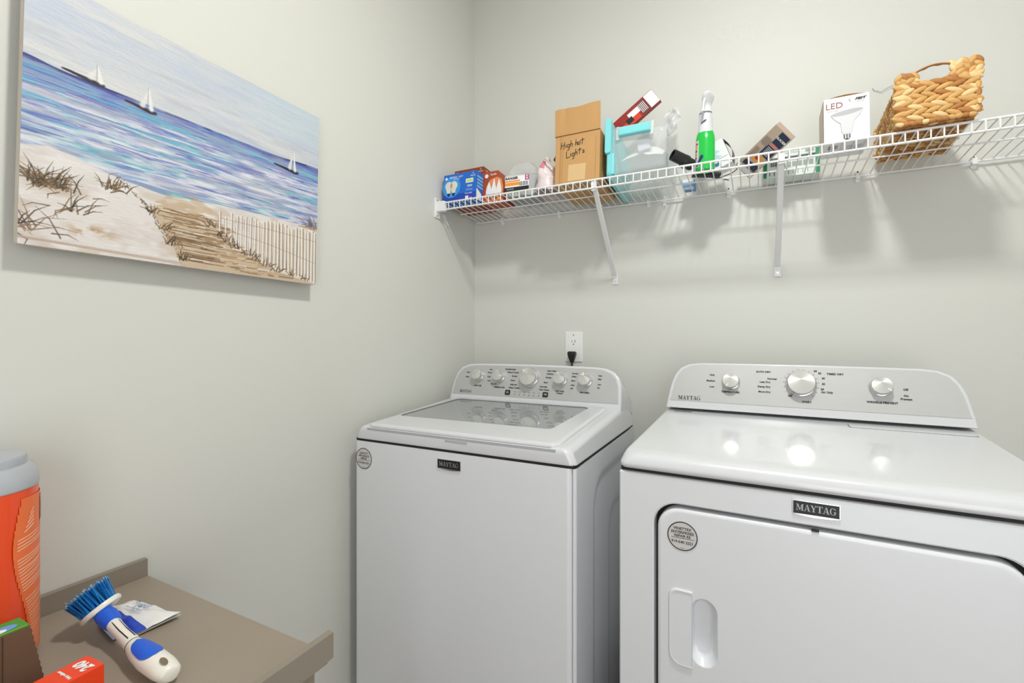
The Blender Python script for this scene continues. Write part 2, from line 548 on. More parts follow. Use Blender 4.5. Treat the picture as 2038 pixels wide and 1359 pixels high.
# lid
mb = MB()
lo = [(-.304, .004), (.304, .004), (.297, .462), (-.290, .462)]
gl = [(-.286, .114), (.2393, .126), (.249, .437), (-.262, .430)]
def lz(pts, dz): return [(x, y, ztop(y) + dz) for x, y in pts]
def inset(p, d):
    c = (sum(q[0] for q in p) / len(p), sum(q[1] for q in p) / len(p))
    return [(x - math.copysign(d, x - c[0]), y - math.copysign(d, y - c[1])) for x, y in p]
mb.loft([lz(rquad(inset(gl, -.003), .02), -.004), lz(rquad(inset(lo, .02), .022), -.006), lz(rquad(lo, .022), -.001), lz(rquad(lo, .022), .0035), lz(rquad(inset(lo, .004), .02), .007), lz(rquad(inset(lo, .012), .02), .009),
         lz(rquad(inset(gl, -.004), .02), .009), lz(rquad(gl, .016), .0075), lz(rquad(gl, .016), .004)], cap0=False, cap1=False)
lid = mb.build('lid', WHITE, Wt, angle=50)
mb = MB(); mb.loft([lz(rquad(inset(gl, -.003), .018), .002), lz(rquad(inset(gl, -.0005), .018), .0066)]); mb.build('lid_glass', GLASS, lid)
mb = MB()
mb.box(-.30, .30, .0005, .007, ztop(0) - .0125, ztop(0) - .004); mb.box(-.02, .05, -.0012, .004, ztop(0) - .016, ztop(0) - .012)
mb.build('lid_gap_shade', mat('grey_painted_gap_shade', (176, 178, 180), rough=.6), Wt)  # grey bars paint the shaded gap under the lid lip
whalf = [(.336, -.012), (.334, .030), (.331, .070), (.322, .100), (.304, .121), (.275, .133), (.235, .1365), (.12, .138), (0, .139)]
wpan = [(.325, .012), (.3235, .030), (.3195, .070), (.310, .095), (.292, .114), (.265, .124), (.235, .1275), (.12, .129), (0, .130)]
lean = math.radians(19.4)
FW = console(Wt, whalf, .480, .952, lean, wpan, .600, .05)
mb = MB()
def on_w(x, z): return (x, (z - .952) / math.cos(lean))
kn = [(-.2175, .021, '0'), (-.1265, .021, '0'), (-.003, .0335, 'b'), (.1181, .0225, '0'), (.208, .0225, '0')]
hk = (1.0395 - .952) / math.cos(lean) - .007
for kx, kr, _ in kn: knob(Wt, kx, hk, kr, FW, ang=random.uniform(-2.4, 2.4))
def T(x, h): return FW @ Matrix.Translation((x, h, .0003))
mb = MB(); serif_word(mb, 'MAYTAG', .0100, T(-.266, .0235), 0, sx=.95); mb.build('maker_name', INK, Wt)
ts = .0068
def scales(parent, TT, size, groups):
    for g in groups:
        mb = MB()
        for tx, x, h, al in g: mb.text(tx, size, TT(x, h), 0, al, bold=.00028)
        mb.build('dial_scale', INK, parent)
scales(Wt, T, ts, [
    [('Auto', -.262, .098, 'RIGHT'), ('Deep', -.262, .080, 'RIGHT'), ('LOAD SIZE', -.217, .047, 'CENTER')],
    [('Hot', -.165, .112, 'RIGHT'), ('Warm', -.165, .100, 'RIGHT'), ('Cool', -.168, .084, 'RIGHT'), ('Cold', -.165, .068, 'RIGHT'), ('Tap Cold', -.150, .057, 'CENTER'), ('TEMPERATURE', -.123, .045, 'CENTER')],
    [('POWERWASH', -.066, .115, 'RIGHT'), ('Sheets & Towels', -.052, .104, 'RIGHT'), ('Normal', -.056, .090, 'RIGHT'), ('Colors', -.062, .074, 'RIGHT'), ('Bulky Bed', -.052, .058, 'RIGHT'), ('Whites + Bright', -.040, .046, 'RIGHT'),
     ('Quick Wash', .060, .115, 'LEFT'), ('Delicates', .060, .104, 'LEFT'), ('Wrinkle', .057, .090, 'LEFT'), ('Rinse', .053, .072, 'LEFT'), ('Drain Spin', .040, .056, 'LEFT'), ('Clean Washer', .038, .045, 'LEFT')],
    [('Normal', .155, .109, 'LEFT'), ('Heavy', .155, .098, 'LEFT'), ('Extra', .155, .083, 'LEFT'), ('Light', .155, .067, 'LEFT'), ('Off', .155, .055, 'LEFT'), ('SOIL LEVEL', .118, .043, 'CENTER'), ('Presoak', .118, .036, 'CENTER')],
    [('High', .250, .104, 'LEFT'), ('Med', .250, .092, 'LEFT'), ('Low', .250, .074, 'LEFT'), ('No', .250, .062, 'LEFT'), ('SPIN SPEED', .208, .043, 'CENTER')]])
for x, tx in ((-.085, 'O'), (.065, '>ll')):
    mb = MB()
    mb.loft([[(q[0], q[1], 0) for q in rr(x - .010, x + .010, .019, .037, .003)], [(q[0], q[1], .002) for q in rr(x - .010, x + .010, .019, .037, .003)]], FW, 0)
    mb.text(tx, .011, FW @ Matrix.Translation((x, .028, .0022)), 1)
    mb.build('button', [INK, WHITEP], Wt)
for i in range(6):
    mb = MB(); mb.disc(.0017, T(-.055 + i * .019, .022), 0); mb.text('Rinse', .0042, T(-.055 + i * .019, .032), 0); mb.build('status_light', INK, Wt)
FF = FR((0, -.0004, 0), (1, 0, 0), (0, 0, 1))
badge(Wt, FF @ Matrix.Translation((-.006, .842, 0)), .075, .026)
sticker(Wt, FF @ Matrix.Translation((-.312, .8225, 0)), .031, ['QUALITY', 'APPLIANCE', 'REPAIR', '919-550 2221'])

# ------------------------------------------------------------------ dryer
Dt = thing('clothes_dryer', 'white front-loading clothes dryer with three silver knobs, right of the washer', 'dryer', (.0987, 1.0345, 0), (0, 0, math.radians(-1.5)))
dw = .3685
mb = MB()
mb.loft([[(x, y, z) for x, y in rr(-dw, dw, .03, .64, .012)] for z in (.03, .893)])
# front skin with the door opening
def vr(x0, x1, z0, z1, r, y, n=8): return [(x, y, z) for x, z in rr(x0, x1, z0, z1, r, n)]
mb.loft([vr(-dw, dw, .03, .893, .006, .031), vr(-dw, dw, .03, .893, .006, .004), vr(-dw + .003, dw - .003, .033, .890, .006, .0),
         vr(-.2965, .2965, .235, .8395, .052, 0), vr(-.2935, .2935, .238, .8365, .050, .003), vr(-.2935, .2935, .238, .8365, .050, .03)], cap0=False, cap1=False)
mb.build('cabinet', WHITE2, Dt)
mb = MB(); mb.box(-dw + .004, dw - .004, .004, .636, .893, .902); mb.box(-.293, .293, .0285, .0305, .24, .836)
mb.build('seam', DARK, Dt)
for sx in (-1, 1):
    for yy in (.06, .58):
        mb = MB(); mb.lathe([(.022, 0), (.022, .02), (.012, .022), (.012, .034)], 16, Matrix.Translation((sx * .32, yy, 0))); mb.build('foot', BLACK, Dt)
def dtop(y): return .934 + .05 * y
def dring(ix, iyf, dz, r, absz=None):
    pts = rr(-dw + ix, dw - ix, iyf, .64, r)
    return [(x, y, (dtop(y) + dz) if absz is None else absz) for x, y in pts]
mb = MB()
mb.loft([dring(.001, .0, 0, .02, .900), dring(-.001, -.004, 0, .022, .904), dring(-.0005, -.003, 0, .024, .912), dring(.003, .002, -.0125, .03), dring(.006, .008, -.0062, .032), dring(.010, .020, -.0018, .034), dring(.016, .040, 0, .036)], cap0=False, cap1=True)
mb.build('top_cover', WHITE, Dt, angle=60)
# door
mb = MB()
ho = (-.2195, -.166, .512, .653, .030)
mb.loft([vr(-.286, .286, .2455, .829, .046, .026), vr(-.286, .286, .2455, .829, .046, .007), vr(-.2845, .2845, .247, .8275, .046, .003), vr(-.281, .281, .2505, .824, .044, .0005), vr(-.277, .277, .2545, .820, .042, 0),
         vr(*ho[:4], ho[4], 0), vr(ho[0] + .002, ho[1] - .003, ho[2] + .003, ho[3] - .003, .028, .002), vr(ho[0] + .004, ho[1] - .010, ho[2] + .010, ho[3] - .008, .022, .014), vr(ho[0] + .006, ho[1] - .018, ho[2] + .02, ho[3] - .016, .018, .022)], cap0=False, cap1=True)
door = mb.build('door', WHITE2, Dt, angle=50)
mb = MB()
hg = rquad([(-.262, .503), (-.2155, .503), (-.2155, .662), (-.262, .662)], .002, 4)
gp = []
for (x0, z0, r0) in [(-.262, .503, .022), (-.2155, .503, .001), (-.2155, .662, .001), (-.262, .662, .016)]: pass
def grip(d, y):
    x0, x1, z0, z1 = -.262 + d, -.2155, .503 + d, .6615 - d
    pts = []
    for cx, cz, r, a0 in ((x0 + .024, z0 + .024, .024, 180), (x1 - .001, z0 + .001, .001, 270), (x1 - .001, z1 - .001, .001, 0), (x0 + .016, z1 - .016, .016, 90)):
        for k in range(6):
            a = math.radians(a0 + 90 * k / 5); pts.append((cx + r * math.cos(a), y, cz + r * math.sin(a)))
    return pts
mb.loft([grip(0, .004), grip(0, -.0022), grip(.0012, -.0034), grip(.004, -.0034), grip(.0055, -.0022)], cap0=True, cap1=True)
mb.build('handle', WHITE2, door, angle=50)
FD = FR((0, -.0004, 0), (1, 0, 0), (0, 0, 1))
badge(Dt, FD @ Matrix.Translation((-.001, .8695, 0)), .075, .0262)
sticker(door, FD @ Matrix.Translation((-.235, .7725, 0)), .0300, ['VINETTEX', 'ENTERPRISES', 'REPAIR RE', '919-540 2221'])
mb = MB(); mb.box(-.008, .004, -.002, .002, .828, .832); mb.build('door_catch', BLACK, door)
# lint screen door and slot on the top
mb = MB()
for d, m_, z in ((0, 1, .0004), (.0018, 0, .0016)):
    mb.loft([[(x, y, dtop(y) + 0.0) for x, y in rr(.10 + d, .345 - d, .432 + d, .470 - d, .004)], [(x, y, dtop(y) + z) for x, y in rr(.10 + d, .345 - d, .432 + d, .470 - d, .004)]], mi=m_)
mb.build('lint_screen_cover', [WHITE, INKG], Dt)
dhalf = [(.361, -.018), (.358, .008), (.3545, .030), (.349, .060), (.340, .088), (.325, .110), (.300, .1235), (.265, .128), (.13, .1295), (0, .130)]
dpan = [(.3495, .004), (.347, .014), (.3435, .035), (.338, .062), (.329, .086), (.315, .105), (.292, .1165), (.262, .120), (.13, .1215), (0, .122)]
dlean = math.radians(20)
FDc = console(Dt, dhalf, .492, .985, dlean, dpan, .630, .05)
for kx, kz, kr, a in ((-.1787, 1.056, .0225, 2.6), (-.001, 1.0584, .0345, 1.4), (.1768, 1.0589, .0235, -2.2)):
    knob(Dt, kx, (kz - .985) / math.cos(dlean) - .007, kr, FDc, depth=.024, ang=a)
def TD(x, h): return FDc @ Matrix.Translation((x, h, .0003))
mb = MB(); serif_word(mb, 'MAYTAG', .0120, TD(-.293, .0135), 0, sx=.95); mb.build('maker_name', INK, Dt)
scales(Dt, TD, .0075, [
    [('High', -.224, .088, 'RIGHT'), ('Medium', -.222, .070, 'RIGHT'), ('Low', -.224, .052, 'RIGHT'), ('TEMPERATURE', -.180, .038, 'CENTER')],
    [('AUTO DRY', -.075, .103, 'RIGHT'), ('Normal', -.060, .083, 'RIGHT'), ('Less Dry', -.076, .073, 'RIGHT'), ('Damp Dry', -.076, .059, 'RIGHT'), ('More Dry', -.076, .044, 'RIGHT'),
     ('TIMED DRY', .060, .103, 'LEFT'), ('60', .030, .110, 'LEFT'), ('50', .040, .104, 'LEFT'), ('40', .048, .090, 'LEFT'), ('30', .048, .074, 'LEFT'), ('20', .045, .059, 'LEFT'), ('Air Only', .046, .051, 'LEFT'), ('Off', -.028, .036, 'CENTER'), ('START', .012, .021, 'CENTER')],
    [('Off', .223, .068, 'LEFT'), ('On', .223, .052, 'LEFT'), ('Prevent', .216, .043, 'LEFT'), ('WRINKLE PREVENT', .178, .031, 'CENTER')]])
mb = MB()
for i in range(16):
    a = math.radians(-50 + 280 * i / 15)
    mb.stroke([((.040) * math.cos(a), (.040) * math.sin(a)), (.043 * math.cos(a), .043 * math.sin(a))], .0009, TD(-.001, .0715))
mb.build('dial_ticks', INK, Dt)
mb = MB(); mb.box(-.333, -.283, .4715, .474, .9585, .9605); mb.build('slot', INKG, Dt)

# ------------------------------------------------------------------ outlet and power cord
Ot = thing('wall_outlet', 'white wall outlet plate above the washer with a black plug in it', 'outlet', (-.651, YB, 1.142))
mb = MB()
mb.loft([[(x, -d, z) for x, z in rr(-.036 + i, .036 - i, -.060 + i, .060 - i, .004)] for d, i in ((0, 0), (.003, 0), (.0055, .003))])
mb.build('plate', TRIMW, Ot)
mb = MB()
mb.loft([[(x, -d, z) for x, z in rr(-.0165, .0165, -.034, .034, .004)] for d in (.005, .0072)])
rc = mb.build('receptacle', PAPERW, Ot)
mb = MB()
for x, hh in ((-.0065, .004), (.0065, .005)): mb.box(x - .001, x + .001, -.0076, -.006, .022 - hh, .022 + hh)
mb.lathe([(.0025, 0), (.0025, .0006)], 12, Matrix.Translation((0, -.0070, .0105)) @ Matrix.Rotation(math.radians(90), 4, 'X'))
mb.lathe([(.0022, 0), (.0022, .0006)], 12, Matrix.Translation((0, -.0056, .047)) @ Matrix.Rotation(math.radians(90), 4, 'X'))
mb.build('slots', DARK, rc)
Pt = thing('power_cord', 'black power plug and cord running down behind the washer', 'cord', (-.653, YB - .008, 1.116))
mb = MB()
Mz = Matrix.Translation((0, -.011, 0))
def tr(w, d, z): return [(x, y, z) for x, y in rr(-w, w, -d, d, .004)]
mb.loft([tr(.013, .009, .008), tr(.0165, .011, .004), tr(.0165, .011, -.002), tr(.012, .010, -.018), tr(.008, .0075, -.030), tr(.0065, .006, -.036)], Mz)
mb.build('plug', BLACK, Pt)
mb = MB(); mb.tube([(0, -.011, -.034), (0, -.012, -.06), (.002, -.02, -.10), (.01, -.035, -.22), (.03, -.04, -.5), (.02, -.04, -.9), (.0, -.04, -1.10)], .0042, 8); mb.build('cord', BLACK, Pt)

# ------------------------------------------------------------------ wire shelf
SL = .0759                               # the deck drops slightly towards the wall
def zd(y): return 1.7085 - SL * (y - 1.533)
PITCH = -math.atan(SL)
Sh = thing('wire_shelf', 'long white wire shelf on diagonal braces across the back wall', 'shelf', (0, 1.533, 1.705))
XS0, XS1 = -1.098, 1.13
def sp(x, y, z): return (x, y - 1.533, z - 1.705)
mb = MB(); mb.tube([sp(XS0, 1.533, 1.7055), sp(XS1, 1.533, 1.7055)], .0032, 10); mb.build('front_rail', WIRE, Sh)
mb = MB(); mb.tube([sp(XS0, 1.533, 1.6785), sp(XS1, 1.533, 1.6785)], .0032, 10); mb.build('lip_rail', WIRE, Sh)
mb = MB(); mb.tube([sp(XS0, 1.668, zd(1.668) - .0065), sp(XS1, 1.668, zd(1.668) - .0065)], .0026, 8); mb.build('middle_rail', WIRE, Sh)
mb = MB(); mb.tube([sp(XS0, 1.802, zd(1.802) - .006), sp(XS1, 1.802, zd(1.802) - .006)], .0030, 8); mb.build('back_rail', WIRE, Sh)
mb = MB()
x = XS0 + .012
while x < XS1:
    mb.tube([sp(x, 1.803, zd(1.803) - .0024), sp(x, 1.536, zd(1.536) - .0024 + .001), sp(x, 1.5315, 1.7045), sp(x, 1.5300, 1.7000), sp(x, 1.5300, 1.6785)], .0019, 6)
    x += .0254
mb.build('cross_wires', WIRE, Sh)
for bx in (-.482, .063, .61 + .23):
    mb = MB()
    a = Vector(sp(bx, 1.540, 1.694)); b = Vector(sp(bx, 1.805, 1.418))
    w = .0085
    dirv = (b - a).normalized(); nn = Vector((0, -dirv.z, dirv.y))
    mb.loft([[p + Vector((-w, 0, 0)), p + Vector((-w, 0, 0)) - nn * .004, p + Vector((-w + .002, 0, 0)) - nn * .006, p + Vector((w - .002, 0, 0)) - nn * .006, p + Vector((w, 0, 0)) - nn * .004, p + Vector((w, 0, 0))] for p in (a, b)])
    mb.box(bx - .008, bx + .008, .001, .016, -.034, -.001)
    br = mb.build('support_brace', WIRE, Sh)
    mb = MB()
    mb.box(bx - .010, bx + .010, 1.810 - 1.533, 1.8148 - 1.533, 1.384 - 1.705, 1.425 - 1.705, bev=.002)
    mb.build('foot_plate', WIRE, br)
    mb = MB(); mb.lathe([(.004, 0), (.003, .002)], 10, Matrix.Translation(sp(bx, 1.810, 1.396)) @ Matrix.Rotation(math.radians(90), 4, 'X')); mb.build('screw', CHROME, br)
# end bracket on the left wall
mb = MB()
mb.box(*(XL + .0002, XL + .006), 1.512 - 1.533, 1.548 - 1.533, 1.648 - 1.705, 1.726 - 1.705, bev=.003)
mb.box(XL + .004, XL + .040, 1.522 - 1.533, 1.545 - 1.533, 1.672 - 1.705, 1.712 - 1.705, bev=.004)
eb = mb.build('end_bracket', WIRE, Sh)
for z in (1.718, 1.656):
    mb = MB(); mb.lathe([(.0028, 0), (.0022, .0012)], 10, Matrix.Translation((XL + .006, 1.528 - 1.533, z - 1.705)) @ Matrix.Rotation(math.radians(90), 4, 'Y'))
    mb.build('screw', DARK, eb)
for cx in (-.974, -.711, -.356, -.085, .281, .552, .85):
    mb = MB()
    mb.loft([[(cx + px, y, pz) for px, pz in rr(-.006, .006, 1.664 - 1.705, 1.700 - 1.705, .004)] for y in (1.8148 - 1.533, 1.809 - 1.533)])
    mb.box(cx - .006, cx + .006, 1.797 - 1.533, 1.811 - 1.533, 1.673 - 1.705, 1.692 - 1.705, bev=.003)
    cl = mb.build('wall_clip', WIRE, Sh)
    mb = MB(); mb.lathe([(.0026, 0), (.0020, .001)], 10, Matrix.Translation((cx, 1.8085 - 1.533, 1.696 - 1.705)) @ Matrix.Rotation(math.radians(90), 4, 'X')); mb.build('screw', DARK, cl)
mb = MB()
mb.loft([[(-.300 + px, y, pz) for px, pz in rr(-.0055, .0055, 1.655 - 1.705, 1.70 - 1.705, .0055)] for y in (1.8148 - 1.533, 1.811 - 1.533)])
mb.annulus(.003, .0015, FR((-.300, 1.8108 - 1.533, 1.661 - 1.705), (1, 0, 0), (0, 0, 1)), 1)
mb.build('wall_anchor', [WIRE, DARK], Sh)

# ------------------------------------------------------------------ the painting
Wd, Hd, TH = .598, .4643, .034
NX, NY = 620, 484
gx, gy = np.meshgrid(np.linspace(0, 1, NX), np.linspace(0, 1, NY))
rng = np.random.default_rng(3)
def vnoise(fx, fy, seed):
    r = np.random.default_rng(seed)
    g = r.random((int(fy) + 3, int(fx) + 3))
    X = gx * fx; Y = gy * fy
    xi = X.astype(int); yi = Y.astype(int); xf = X - xi; yf = Y - yi
    xf = xf * xf * (3 - 2 * xf); yf = yf * yf * (3 - 2 * yf)
    return (g[yi, xi] * (1 - xf) + g[yi, xi + 1] * xf) * (1 - yf) + (g[yi + 1, xi] * (1 - xf) + g[yi + 1, xi + 1] * xf) * yf
def fb(fx, fy, seed, o=3):
    s = 0; a = .5; tt = 0
    for k in range(o):
        s = s + a * vnoise(fx * 2 ** k, fy * 2 ** k, seed + k * 17); tt += a; a *= .55
    return s / tt
A = np.zeros((NY, NX, 3))
def C3(c): return np.array(c, float)
def over(mask, col):
    global A
    m = np.clip(mask, 0, 1)[..., None]
    A = A * (1 - m) + C3(col) * m
def sstep(a, b, x):
    t_ = np.clip((x - a) / (b - a), 0, 1); return t_ * t_ * (3 - 2 * t_)
# sky
A[:] = C3((207, 211, 217))
over(sstep(.50, .72, fb(3, 14, 1)) * .75, (194, 203, 221))
over(sstep(.52, .75, fb(4, 18, 5)) * .8, (222, 220, 219))
over(sstep(.58, .75, fb(5, 40, 9)) * .35, (180, 184, 196))
over(sstep(.78, .9, gy + .1 * fb(3, 4, 11)) * sstep(.55, .8, gx) * .6, (190, 212, 226))
# sea
hz = .675 + .02 * sstep(.75, 1, gx) - .012 * np.exp(-((gx - .0) / .05) ** 2) * -1
shx = [0, .058, .127, .19, .258, .362, .534, .718, 1.0]; shy = [.358, .374, .362, .335, .318, .302, .322, .332, .335]
shore = np.interp(gx, shx, shy) + .010 * (fb(14, 2, 21) - .5)
sea = (gy < hz) & (gy > shore)
seaA = sstep(hz + .002, hz - .002, gy) * sstep(shore - .004, shore + .004, gy)
over(seaA, (146, 160, 205))
yy_ = gy + .03 * (fb(6, 4, 31) - .5) + .012 * np.sin(gx * 9)
over(seaA * sstep(.52, .66, fb(7, 40, 33)) * sstep(.44, .50, yy_) * .85, (120, 122, 196))
over(seaA * sstep(.50, .62, fb(5, 46, 35)) * .8 * sstep(.42, .47, yy_), (100, 176, 204))
over(seaA * sstep(.56, .66, fb(5, 30, 39)) * .85, (126, 205, 208))
over(seaA * sstep(.55, .66, fb(6, 60, 41)) * .6, (146, 134, 180))
over(seaA * np.exp(-((gy - hz + .012) / .011) ** 2) * (.5 + .5 * sstep(.35, .6, fb(7, 20, 43))), (74, 74, 158))
over(seaA * np.exp(-((gy - hz + .004) / .0045) ** 2) * sstep(.35, .5, fb(10, 4, 47)), (48, 50, 108))
over(seaA * np.exp(-((gy - .648) / .014) ** 2) * np.exp(-((gx - .02) / .07) ** 2), (52, 150, 196))
over(seaA * np.exp(-((gy - .618) / .016) ** 2) * sstep(.1, .2, gx) * sstep(.42, .3, gx) * .8, (88, 178, 208))
# foam bands
for k, (c0, wd, sd, st_) in enumerate([(.565, .026, 51, .9), (.505, .016, 57, .75), (.462, .02, 61, .85), (.420, .018, 67, .9), (.385, .016, 71, .85), (.352, .014, 77, .8)]):
    line = c0 + .022 * (fb(5, 2, sd) - .5) * 2 + .004 * np.sin(gx * 31 + k)
    over(seaA * np.exp(-((gy - line) / wd) ** 2) * sstep(.30, .55, fb(9, 26, sd + 1)) * st_, (234, 234, 238))
for k, (c0, wd, sd, col) in enumerate([(.535, .006, 81, (86, 84, 170)), (.488, .007, 83, (92, 96, 184)), (.442, .006, 87, (104, 104, 176)), (.405, .007, 91, (98, 130, 188)), (.372, .005, 93, (120, 126, 190)), (.475, .01, 95, (96, 190, 200)), (.412, .01, 97, (106, 176, 190))]):
    line = c0 + .022 * (fb(5, 2, 51 + k * 4) - .5) * 2
    over(seaA * np.exp(-((gy - line) / wd) ** 2) * sstep(.42, .56, fb(8, 12, sd)) * .85, col)
SR = random.Random(77)
SC = [(236, 236, 240)] * 5 + [(104, 104, 190), (82, 84, 172), (120, 140, 210), (92, 180, 206), (120, 204, 206), (146, 150, 190), (170, 176, 200), (96, 120, 200), (150, 140, 190)]
def sbrush(x, y, l, dy, w, col, a):
    x0 = int(max(0, x * NX - 3)); x1 = int(min(NX, (x + l) * NX + 3)); yc = y * NY
    y0 = int(max(0, (y - .012) * NY)); y1 = int(min(NY, (y + .012 + abs(dy)) * NY + 2))
    if x1 - x0 < 3 or y1 - y0 < 2: return
    X = gx[y0:y1, x0:x1]; Y = gy[y0:y1, x0:x1]; t_ = (X - x) / l
    m = np.clip(1 - ((Y - (y + dy * t_)) / (w * np.clip(np.sin(np.pi * np.clip(t_, 0, 1)), 0, 1) ** .5 + 1e-5)) ** 2, 0, 1) * ((t_ > 0) & (t_ < 1)) * a
    A[y0:y1, x0:x1] = A[y0:y1, x0:x1] * (1 - m[..., None]) + C3(col) * m[..., None]
for i in range(1500):
    x = SR.uniform(-.05, .98); sy_ = np.interp(x, shx, shy); y = SR.uniform(sy_ + .004, .668)
    if y > .60: col = SR.choice([(110, 120, 196), (96, 96, 182), (100, 176, 204), (130, 126, 186), (124, 190, 210), (150, 160, 206)])
    else: col = SR.choice(SC)
    sbrush(x, y, SR.uniform(.03, .14), SR.gauss(0, .004), SR.uniform(.0012, .0045), col, SR.uniform(.35, .85))
for k, (c0, wd, sd, st_) in enumerate([(.565, .014, 51, .75), (.508, .012, 57, .7), (.462, .014, 61, .75), (.420, .013, 67, .75), (.385, .012, 71, .7), (.352, .010, 77, .7)]):
    line = c0 + .022 * (fb(5, 2, sd) - .5) * 2 + .004 * np.sin(gx * 31 + k)
    over(seaA * np.exp(-((gy - line) / wd) ** 2) * sstep(.38, .60, fb(12, 50, sd + 3)) * st_, (234, 233, 236))
over(seaA * sstep(.55, .70, fb(10, 70, 401)) * .5, (168, 172, 190))
for i in range(420):
    sbrush(SR.uniform(-.05, .95), SR.uniform(.70, .99), SR.uniform(.08, .3), SR.gauss(0, .006), SR.uniform(.001, .004), SR.choice([(196, 204, 220), (222, 222, 224), (212, 216, 222), (226, 222, 220), (188, 196, 214)]), SR.uniform(.15, .5))
# wet edge and sand
sand = sstep(shore + .004, shore - .004, gy)
over(sand, (232, 225, 221))
over(sand * sstep(.5, .7, fb(8, 20, 101)) * .6, (218, 208, 204))
over(sand * sstep(.55, .72, fb(12, 30, 105)) * .6, (240, 237, 236))
over(sand * sstep(.60, .75, fb(9, 14, 109)) * .5, (206, 186, 168))
def inpoly(pts):
    m = np.zeros(gx.shape, bool)
    n_ = len(pts)
    for i in range(n_):
        x0, y0 = pts[i]; x1, y1 = pts[(i + 1) % n_]
        c_ = ((y0 > gy) != (y1 > gy)) & (gx < (x1 - x0) * (gy - y0) / ((y1 - y0) if y1 != y0 else 1e-9) + x0)
        m ^= c_
    return m.astype(float)
def brush(p0, p1, w, col, a=1.0, w1=None, soft=.6):
    global A
    w1 = w if w1 is None else w1
    W_ = max(w, w1) * 1.6
    x0 = int(max(0, (min(p0[0], p1[0]) - W_) * (NX - 1))); x1 = int(min(NX, (max(p0[0], p1[0]) + W_) * (NX - 1) + 2))
    y0 = int(max(0, (min(p0[1], p1[1]) - W_ * 1.3) * (NY - 1))); y1 = int(min(NY, (max(p0[1], p1[1]) + W_ * 1.3) * (NY - 1) + 2))
    if x1 <= x0 or y1 <= y0: return
    X = gx[y0:y1, x0:x1]; Y = gy[y0:y1, x0:x1] * Hd / Wd
    ax, ay = p0[0], p0[1] * Hd / Wd; bx, by = p1[0], p1[1] * Hd / Wd
    dx, dy = bx - ax, by - ay; L2 = dx * dx + dy * dy + 1e-12
    t_ = np.clip(((X - ax) * dx + (Y - ay) * dy) / L2, 0, 1)
    d = np.hypot(X - ax - t_ * dx, Y - ay - t_ * dy)
    ww = w + (w1 - w) * t_
    m = (np.clip((ww - d) / (ww * soft + 1e-6), 0, 1) * a)[..., None]
    A[y0:y1, x0:x1] = A[y0:y1, x0:x1] * (1 - m) + C3(col) * m
R = random.Random(5)
# tan upper dune behind the path
over(inpoly([(.38, .315), (.46, .33), (.55, .275), (.56, .24), (.43, .262), (.33, .262)]) * sstep(.35, .6, fb(16, 40, 121)) * .55, (196, 162, 120))
# path
over(inpoly([(.317, .237), (.36, .262), (.46, .262), (.545, .245), (.56, .17), (.66, .11), (.82, .04), (.99, .002), (.42, .002), (.40, .06), (.38, .11), (.35, .165)]) * .9, (205, 180, 150))
for i in range(230):
    y = R.uniform(.01, .25); xl = np.interp(y, [0, .25], [.43, .33]); xr = np.interp(y, [0, .12, .25], [.93, .62, .53])
    x = R.uniform(xl, xr); l = R.uniform(.02, .08)
    brush((x, y), (x + l, y + R.uniform(-.003, .003)), R.uniform(.0015, .004), R.choice([(232, 224, 218), (178, 142, 100), (150, 118, 84), (214, 196, 172), (194, 160, 118), (120, 92, 64)]), .7)
for i in range(26):
    y = R.uniform(.03, .24); x = np.interp(y, [0, .25], [.45, .34])
    brush((x, y), (x + R.uniform(.08, .18), y - .004), .0016, (96, 70, 46), .7)
# dune edge, scattered dark marks
for i in range(70):
    t_ = R.random(); x = np.interp(t_, [0, .3, .6, 1], [.20, .29, .345, .44]) + R.gauss(0, .004); y = np.interp(t_, [0, .3, .6, 1], [.333, .262, .17, .02]) + R.gauss(0, .006)
    brush((x, y), (x + R.gauss(0, .008), y + R.uniform(.0, .02)), .002, R.choice([(92, 70, 44), (60, 48, 34), (142, 112, 72)]), .85, .0008)
def grass(cx, cy, n_, h, spread, cols=((86, 66, 46), (58, 46, 36), (138, 108, 74), (112, 96, 72))):
    for i in range(n_):
        a = R.gauss(0, spread); l = h * R.uniform(.5, 1.1)
        x0 = cx + R.gauss(0, h * .28); y0 = cy + R.gauss(0, h * .08)
        x1 = x0 + math.sin(a) * l * .55; y1 = y0 + math.cos(a) * l * .6
        x2 = x1 + math.sin(a * 1.5) * l * .5; y2 = y1 + math.cos(a * 1.5) * l * .42
        c_ = R.choice(cols)
        brush((x0, y0), (x1, y1), .0028, c_, .85, .002); brush((x1, y1), (x2, y2), .002, c_, .85, .0006)
over(np.exp(-(((gx - .06) / .05) ** 2 + ((gy - .235) / .03) ** 2)) * .6, (170, 140, 108))
over(np.exp(-(((gx - .165) / .05) ** 2 + ((gy - .085) / .022) ** 2)) * sstep(.35, .6, fb(30, 30, 131)), (178, 138, 96))
grass(.05, .232, 46, .085, .75); grass(.09, .225, 20, .075, .9)
grass(.21, .27, 22, .06, .6); grass(.105, .155, 16, .075, .8)
grass(.012, .06, 26, .11, .8, ((90, 74, 64), (150, 120, 96), (70, 54, 50)))
grass(.325, .215, 10, .04, .5); grass(.36, .15, 10, .045, .4); grass(.395, .09, 12, .05, .5); grass(.425, .03, 12, .04, .6)
for i in range(14): brush((.0, .03 - i * .0006), (.42, .018 - i * .001 + R.gauss(0, .002)), .0015, R.choice([(168, 140, 118), (206, 190, 178)]), .3)
